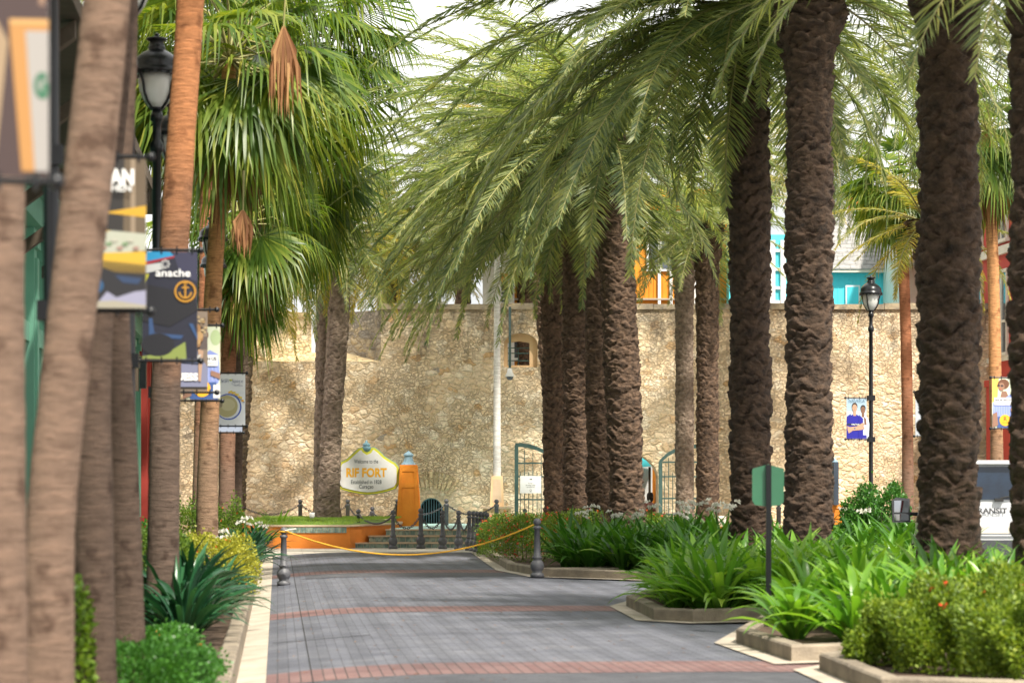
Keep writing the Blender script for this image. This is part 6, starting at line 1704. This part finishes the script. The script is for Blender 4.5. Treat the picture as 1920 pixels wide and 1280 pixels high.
# ------------------------------------------------------------------ planting
def strap_plant(name, n, L_, w, mat, seed, up0=(35, 88), bend=(.7, 1.7), segs=7):
    rg = np.random.default_rng(seed); V, Q = [], []; nv = 0
    for i in range(n):
        az = rg.uniform(0, 2 * PI); el = math.radians(rg.uniform(*up0)); bd_ = rg.uniform(*bend); l_ = L_ * rg.uniform(.6, 1.1); ww = w * rg.uniform(.7, 1.15)
        t = np.linspace(0, 1, segs + 1); e = el - bd_ * t ** 1.6
        r_ = rg.uniform(0, .10); p = np.array([r_ * math.cos(az), r_ * math.sin(az), 0.0]); sdv = np.array([-math.sin(az), math.cos(az), 0]); tw = rg.normal(0, .25)
        rows = []
        for k in range(segs + 1):
            d = np.array([math.cos(e[k]) * math.cos(az), math.cos(e[k]) * math.sin(az), math.sin(e[k])])
            nn = np.cross(d, sdv); s2 = sdv * math.cos(tw) + nn * math.sin(tw)
            wk = ww * (.55 + .9 * t[k] * (1.2 - t[k]) * 1.3) * (1 - max(0, t[k] - .72) / .28 * .97)
            rows.append((p - s2 * wk + nn * wk * .35, p.copy(), p + s2 * wk + nn * wk * .35)); p = p + d * l_ / segs
        for r3 in rows: V += list(r3)
        for k in range(segs):
            b0 = nv + k * 3; Q += [(b0, b0 + 1, b0 + 4, b0 + 3), (b0 + 1, b0 + 2, b0 + 5, b0 + 4)]
        nv += 3 * (segs + 1)
    me = mesh_np(name, np.array(V), np.array(Q), mat=mat, smooth=True).data
    o = bpy.data.objects[-1] if False else None
    return me


def lily_proto(n, L_, w, mat, seed, flower=False, **k):
    me = strap_plant('leaves', n, L_, w, mat, seed, **k)
    for o in list(C.objects):
        if o.data == me: bpy.data.objects.remove(o)
    root = thing('spider_lily', 'x', 'plant')
    lv = bpy.data.objects.new('leaves', me); C.objects.link(lv); lv.parent = root
    if flower:
        m = MB(); rr_ = random.Random(seed)
        for q in range(1):
            ax, ay = rr_.uniform(-.3, .3), rr_.uniform(-.3, .1); h = L_ * rr_.uniform(.85, 1.0)
            m.tube([(0, 0, 0), (ax * .5, ay * .5, h * .6), (ax, ay, h)], [.014, .012, .01], 6, M_LILY)
            for b_ in range(5):
                a_ = b_ * 1.26 + q; rd = rr_.uniform(.03, .11); hh = rr_.uniform(-.05, .08)
                for p_i in range(6):
                    t = p_i * PI / 3 + rr_.uniform(-.3, .3); c = Vector((ax + rd * math.cos(a_), ay + rd * math.sin(a_), h + hh))
                    dd = Vector((math.cos(a_) * .4 + math.cos(t) * .8, math.sin(a_) * .4 + math.sin(t) * .8, rr_.uniform(0, .8))).normalized() * rr_.uniform(.06, .10)
                    sv = dd.cross(Vector((0, 0, 1))).normalized() * .0035
                    m.add([c - sv, c + sv, c + dd * .6 + sv + Vector((0, 0, .01)), c + dd - Vector((0, 0, .05)), c + dd * .6 - sv + Vector((0, 0, .01))], [(0, 1, 2, 3, 4)], M_FLOWW)
        m.build('flowers', M_FLOWW, root)
    return root


def scatter(proto_list, spots, labels, group, sc=(.85, 1.15)):
    """spots: (x, y); labels: one phrase, or one for each"""
    for i, (x, y) in enumerate(spots):
        p = proto_list[i % len(proto_list)]
        o = p if p.name not in used else dup(p)
        used[p.name] = 1
        k = R.uniform(*sc); o.location = (x, y, .08); o.rotation_euler = (0, 0, R.uniform(0, 2 * PI)); o.scale = (k, k, k)
        tag(o, labels if isinstance(labels, str) else labels[i % len(labels)], 'plant', group)


def inside(p, poly):
    x, y = p; c = False; n = len(poly)
    for i in range(n):
        (x1, y1), (x2, y2) = poly[i], poly[(i + 1) % n]
        if (y1 > y) != (y2 > y) and x < (x2 - x1) * (y - y1) / (y2 - y1) + x1: c = not c
    return c


def spots_in(poly, sp, shrink=.25, jit=.35, avoid=()):
    q = offset(poly, -shrink); xs = [p[0] for p in q]; ys = [p[1] for p in q]; out = []
    y = min(ys)
    while y < max(ys):
        x = min(xs) + (sp / 2 if int(y / sp) % 2 else 0)
        while x < max(xs):
            p = (x + R.uniform(-jit, jit) * sp, y + R.uniform(-jit, jit) * sp)
            if inside(p, q) and all(math.hypot(p[0] - a[0], p[1] - a[1]) > a[2] for a in avoid): out.append(p)
            x += sp
        y += sp
    return out


def lilies(n, L_, w, mat, seed, k=3, flowers=0, **kw):
    return [lily_proto(n, L_, w, mat, seed + i, i < flowers, **kw) for i in range(k)]


trunks_r = [(wx(1408, 42), 42, .6), (wx(1516, 38), 38, .6), (wx(1780, 27.5), 27.5, .75), (wx(1935, 24.5), 24.5, .7), (wx(1178, 52), 52, .6)]
# bed 2 : white flowered lilies, two depths
z2 = [G(1040, 1076), (2.5, 41.4), (4.0, 41.0), (4.2, 47), (1.8, 48.5), (1.0, 46)]
s2_ = spots_in(z2, .62, .1, .3, trunks_r)
scatter(lilies(46, 1.06, .044, M_LILY, 100, 6, 2, up0=(30, 88), bend=(.5, 1.6)), s2_, 'white-flowered spider lily clump in the bed under the brown palm trunks', 'white spider lilies under the palm cluster')
z2b = [(2.5, 48.5), (4.3, 47), (6.2, 42), (7.6, 39.5), (8.4, 44), (8, 50), (4, 53)]
s2b = spots_in(z2b, .95, .1, .3, trunks_r)
scatter(lilies(40, 1.1, .036, M_LILY, 120, 3, 0, up0=(30, 88)), s2b, 'green lily clump at the back of the bed behind the dark trunks', 'lilies behind the dark trunks')
# bed 3
s3_ = spots_in(b3, .52, .32, .3)
scatter(lilies(46, .98, .046, M_LILYL, 140, 4, 0, up0=(30, 88), bend=(.7, 1.7)), s3_, 'bright green lily clump in the island bed in the middle right', 'bright green lilies in the island bed')
# bed 4
s4_ = spots_in([b4[0], b4[1], b4[2], (5.0, 22.5), (7.2, 25), (7.2, 28.6), (2.9, 27.8)], .55, .34, .3, trunks_r + [(wx(1441, 25.9), 25.3, .62), (wx(1400, 25.9), 25.6, .5), (wx(1441, 25.9), 24.4, .5)])
scatter(lilies(44, .92, .046, M_LILYL, 160, 4, 0, up0=(32, 88), bend=(.7, 1.7)), s4_, 'light green lily clump in the corner bed around the green sign post', 'light green lilies round the sign post')
# bush and lilies by the lamp
scatter(lilies(50, 1.05, .036, M_LILY, 180, 3, 1), [(wx(1612, 47), 47), (wx(1640, 46), 46), (wx(1668, 45), 45), (wx(1600, 49), 49), (wx(1690, 44), 44), (wx(1655, 48), 48)], 'dark green lily clump at the foot of the standing street lamp', 'lilies under the right street lamp')


def hedge_mesh(name, dims, n, leaf, mat, seed, flowers=0, fmat=None, fsize=.022, lump=.2, core=True, twigs=True):
    """leafy shrub of small paired leaves on short twigs filling a lumpy volume; origin at the ground"""
    rg = np.random.default_rng(seed); lx, ly, lz = dims
    cl = rg.uniform(-1, 1, (26, 3)); cl[:, 2] = rg.uniform(.1, 1, 26)
    u = rg.normal(0, 1, (n, 3)); u /= np.linalg.norm(u, axis=1)[:, None]; u[:, 2] = np.abs(u[:, 2])
    ex = .62
    q = np.sign(u) * np.abs(u) ** ex
    lumpf = 1 + lump * (np.sin(q[:, 0] * lx * 3.1 + seed) * np.sin(q[:, 1] * ly * 2.7 + 1) + .6 * np.sin(q[:, 2] * 5 + q[:, 0] * lx * 6.3) ) * .5
    depth = 1 - rg.exponential(.09, n); depth = np.clip(depth, .25, 1.06) + np.where(rg.uniform(0, 1, n) < .05, rg.uniform(0, .16, n), 0)
    k = (lumpf * depth)[:, None] + rg.normal(0, .015, (n, 1))
    P = q * k * np.array([lx / 2, ly / 2, lz])
    P[:, 2] = np.maximum(P[:, 2], .03)
    dr = u * .8 + rg.normal(0, .6, (n, 3)); dr[:, 2] += .45; dr /= np.linalg.norm(dr, axis=1)[:, None]
    sv = np.cross(dr, rg.normal(0, 1, (n, 3))); sv /= np.linalg.norm(sv, axis=1)[:, None] + 1e-9
    L_ = leaf * rg.uniform(.6, 1.25, n)[:, None]; w_ = L_ * .27
    V = np.stack([P, P + dr * L_ * .5 + sv * w_, P + dr * L_ - np.array([0, 0, .12]) * L_, P + dr * L_ * .5 - sv * w_], 1).reshape(-1, 3)
    b0 = np.arange(n) * 4
    o = mesh_np(name, V, np.stack([b0, b0 + 1, b0 + 2, b0 + 3], 1), mat=mat)
    fo = None
    if flowers:
        idx = rg.choice(np.where(u[:, 2] > .05)[0], flowers); F_ = P[idx] + u[idx] * leaf * .5
        Vf = []; 
        for c in F_:
            for _ in range(5):
                a_ = rg.normal(0, 1, 3); a_ /= np.linalg.norm(a_); b_ = np.cross(a_, rg.normal(0, 1, 3)); b_ /= np.linalg.norm(b_)
                cc = c + rg.normal(0, fsize * .7, 3); Vf += [cc - a_ * fsize, cc - b_ * fsize * .6, cc + a_ * fsize, cc + b_ * fsize * .6]
        bb = np.arange(len(Vf) // 4) * 4
        fo = mesh_np('flowers', np.array(Vf), np.stack([bb, bb + 1, bb + 2, bb + 3], 1), mat=fmat)
    return o, fo


def shrub(name, label, x, y, dims, n, leaf, mat, seed, flowers=0, fmat=None, rz=0, group=None, z=.08, **k):
    root = thing(name, label, 'shrub' if name != 'hedge' else 'hedge', (x, y, z), rz, group)
    o, fo = hedge_mesh('foliage', dims, n, leaf, mat, seed, flowers, fmat, **k); o.parent = root
    if fo: fo.parent = root
    m = MB(); rr_ = random.Random(seed)
    for q in range(9):
        a_, b_ = rr_.uniform(-.3, .3) * dims[0], rr_.uniform(-.3, .3) * dims[1]
        m.tube([(a_ * .6, b_ * .6, -.05), (a_, b_, dims[2] * .45), (a_ * 1.3, b_ * 1.3, dims[2] * .8)], [.014, .01, .004], 5, M_BROWN)
    m.build('stems', M_BROWN, root)
    return root


# red-flowered hedge behind the iron post
shrub('hedge', 'clipped red-flowered hedge beside the tight row of bollards', (wx(985, 50)), 50.5, (1.55, 6.6, .92), 26000, .042, M_HEDGE, 1, 330, M_FLOWR, rz=.16, lump=.10)
shrub('hedge', 'low green hedge around the feet of the four brown palms', wx(1130, 58), 56.2, (3.6, 2.6, .95), 12000, .055, M_HEDGE, 2, 120, M_FLOWR, lump=.1)
# nearest hedge at bottom right: several rounded shrubs grown together
hx = [(3.75, 19.75, 1.35, 1.2, .70), (4.45, 20.3, 1.5, 1.4, .80), (4.3, 18.9, 1.5, 1.3, .66), (5.3, 19.6, 1.6, 1.5, .76), (3.35, 20.6, 1.0, .9, .50), (4.9, 18.0, 1.4, 1.2, .60)]
hl = ['leftmost but one', 'tallest, farther back', 'in the front middle', 'at the right edge', 'small, farthest left by the lilies', 'lowest, at the bottom right corner']
for k_, ((x, y, a_, b_, c_), l_) in enumerate(zip(hx, hl)):
    shrub('shrub', 'olive green shrub of the near hedge, ' + l_, x, y, (a_, b_, c_), 19000, .046, M_NEARH, 10 + k_, 6, M_FLOWR, group='shrubs of the near hedge', lump=.3)
# bush before the lamp and wall
shrub('shrub', 'glossy dark green bush rising left of the very thick trunk', wx(1672, 46), 47.5, (1.3, 1.3, 1.45), 9000, .075, M_BUSH, 30, lump=.3)
shrub('shrub', 'smaller glossy bush joined to the left of the dark green bush', wx(1640, 47), 48.5, (1.1, 1.0, 1.05), 6000, .075, M_BUSH, 31, lump=.3)
# left bed
shrub('shrub', 'mounded orange-flowered ground shrub at the bottom left', -2.93, 18.5, (1.25, 2.8, .26), 20000, .040, M_BUSH, 40, 9, M_FLOWO, lump=.16)
shrub('shrub', 'low orange-flowered shrub against the pale trunks at the bottom left', -3.1, 20.0, (.9, 1.6, .34), 7000, .042, M_BUSH, 41, 6, M_FLOWO, lump=.3)
shrub('shrub', 'olive shrub with a red bloom beside the fourth trunk', wx(284, 27.5), 28.2, (.75, 1.3, 1.0), 8000, .042, M_HEDGE, 42, 10, M_FLOWR, lump=.3)
shrub('shrub', 'yellow-leaved shrub between the dark lilies on the left', wx(402, 33), 33.2, (1.0, 2.2, .78), 11000, .045, M_YBUSH, 43, 12, M_FLOWR, lump=.3)
shrub('shrub', 'small shrub behind the slender orange trunk', wx(357, 46), 45, (1.0, 2.2, 1.2), 7000, .055, M_HEDGE, 44, 18, M_FLOWR, lump=.3)
shrub('shrub', 'red-flowered shrub left of the far white lilies', wx(430, 47), 46, (.8, 1.8, 1.15), 6000, .055, M_HEDGE, 45, 40, M_FLOWR, lump=.3)
shrub('shrub', 'dark shrub at the foot of the green shop front', wx(250, 38), 38, (1.2, 3, .9), 7000, .06, M_BUSH, 46, 0, None, lump=.3)
shrub('shrub', 'reddish shrub between the two nearest pale trunks', wx(35, 14), 15.5, (.45, .9, .95), 3500, .06, M_HEDGE, 47, 10, M_FLOWO, lump=.4)
shrub('shrub', 'tangled shrub behind the third trunk', wx(150, 22), 22.5, (.6, 1.2, .8), 3500, .06, M_BUSH, 48, 5, M_FLOWO, lump=.4)
dark = lilies(60, .98, .036, M_LILYD, 200, 4, 0, up0=(34, 86), bend=(.7, 1.9))
scatter(dark, [(wx(328, 26.5), 26.6), (wx(352, 27.2), 27.3), (wx(318, 28), 28.4), (wx(352, 25.6), 25.6), (wx(328, 25), 25.0), (wx(368, 27), 28.6), (wx(335, 24.0), 24.0), (wx(345, 23.3), 23.2)], 'dark glossy lily clump leaning over the kerb at left', 'dark lilies by the left kerb', (.95, 1.2))
scatter(lilies(50, .95, .034, M_LILYD, 220, 4, 2, up0=(35, 86)), [(wx(425, 38), 38), (wx(440, 40), 40.5), (wx(436, 42), 42.5), (wx(450, 44), 44.5), (wx(418, 36), 36.3), (wx(455, 46), 47), (wx(435, 45), 46), (wx(462, 48), 50)], 'white-flowered dark lily clump behind the left iron bollard', 'far lilies by the left kerb', (.9, 1.1))
scatter(lilies(44, .9, .030, M_LILYL, 240, 2), [(wx(495, 60), 63.6), (wx(520, 64), 64.2), (wx(475, 60), 61.5), (wx(545, 66), 66.2)], 'bright grassy tuft at the left end of the orange terrace', 'grassy tufts by the terrace', (.9, 1.2))
scatter(lilies(26, .7, .026, M_LILYL, 260, 1), [(wx(322, 25.2), 25.6), (wx(62, 13.5), 13.7), (wx(20, 12), 12.4)], 'thin pale tuft at the foot of a palm trunk on the left', 'pale tufts by the left trunks', (.8, 1.0))
shrub('shrub', 'low leafy ground shrub spilling forward before the grey trunks at bottom left', -2.57, 16.2, (1.0, 1.3, .48), 13000, .038, M_BUSH, 49, 8, M_FLOWO, lump=.22)
# small white ground light at the palm foot, litter
gl = thing('ground_light', 'small white spotlight at the foot of the double palm', 'spotlight', (wx(585, 65), 65, gz + .08))
m = MB(); m.box(-.05, .05, -.03, .03, 0, .03, M_WHITE); m.build('base', M_WHITE, gl)
m = MB(); m.lathe([(.03, .03), (.07, .10), (.075, .20), (.07, .21)], 12, M_WHITE); m.build('lamp_head', M_WHITE, gl)
eb = thing('utility_box', 'small slotted white box beyond the lilies right of the slim grey palm', 'utility box', (wx(1352, 64), 64, .45))
m = MB(); m.box(-.12, .12, -.1, .1, 0, .36, M_WHITE); m.build('box', M_WHITE, eb)
m = MB()
for q in range(4): m.box(-.10 + .05 * q, -.075 + .05 * q, -.104, -.101, .10, .32, M_GUTTER)
m.build('slots', M_GUTTER, eb)
n = 420; V, Q = [], []
for i in range(n):
    u_, v_ = R.uniform(0, 5), R.uniform(18, 57); x, y = UV(u_, v_); z = camber(u_, v_) + .008; a_ = R.uniform(0, 2 * PI); l_ = R.uniform(.012, .035)
    c_, s_ = math.cos(a_) * l_, math.sin(a_) * l_
    V += [(x - c_, y - s_, z), (x + s_ * .4, y - c_ * .4, z + .004), (x + c_, y + s_, z + .002), (x - s_ * .4, y + c_ * .4, z + .004)]
Q = (np.arange(n) * 4)[:, None] + np.arange(4)[None]
tag(mesh_np('leaf_litter', np.array(V), Q, mat=M_DEADFAN), kind='stuff')
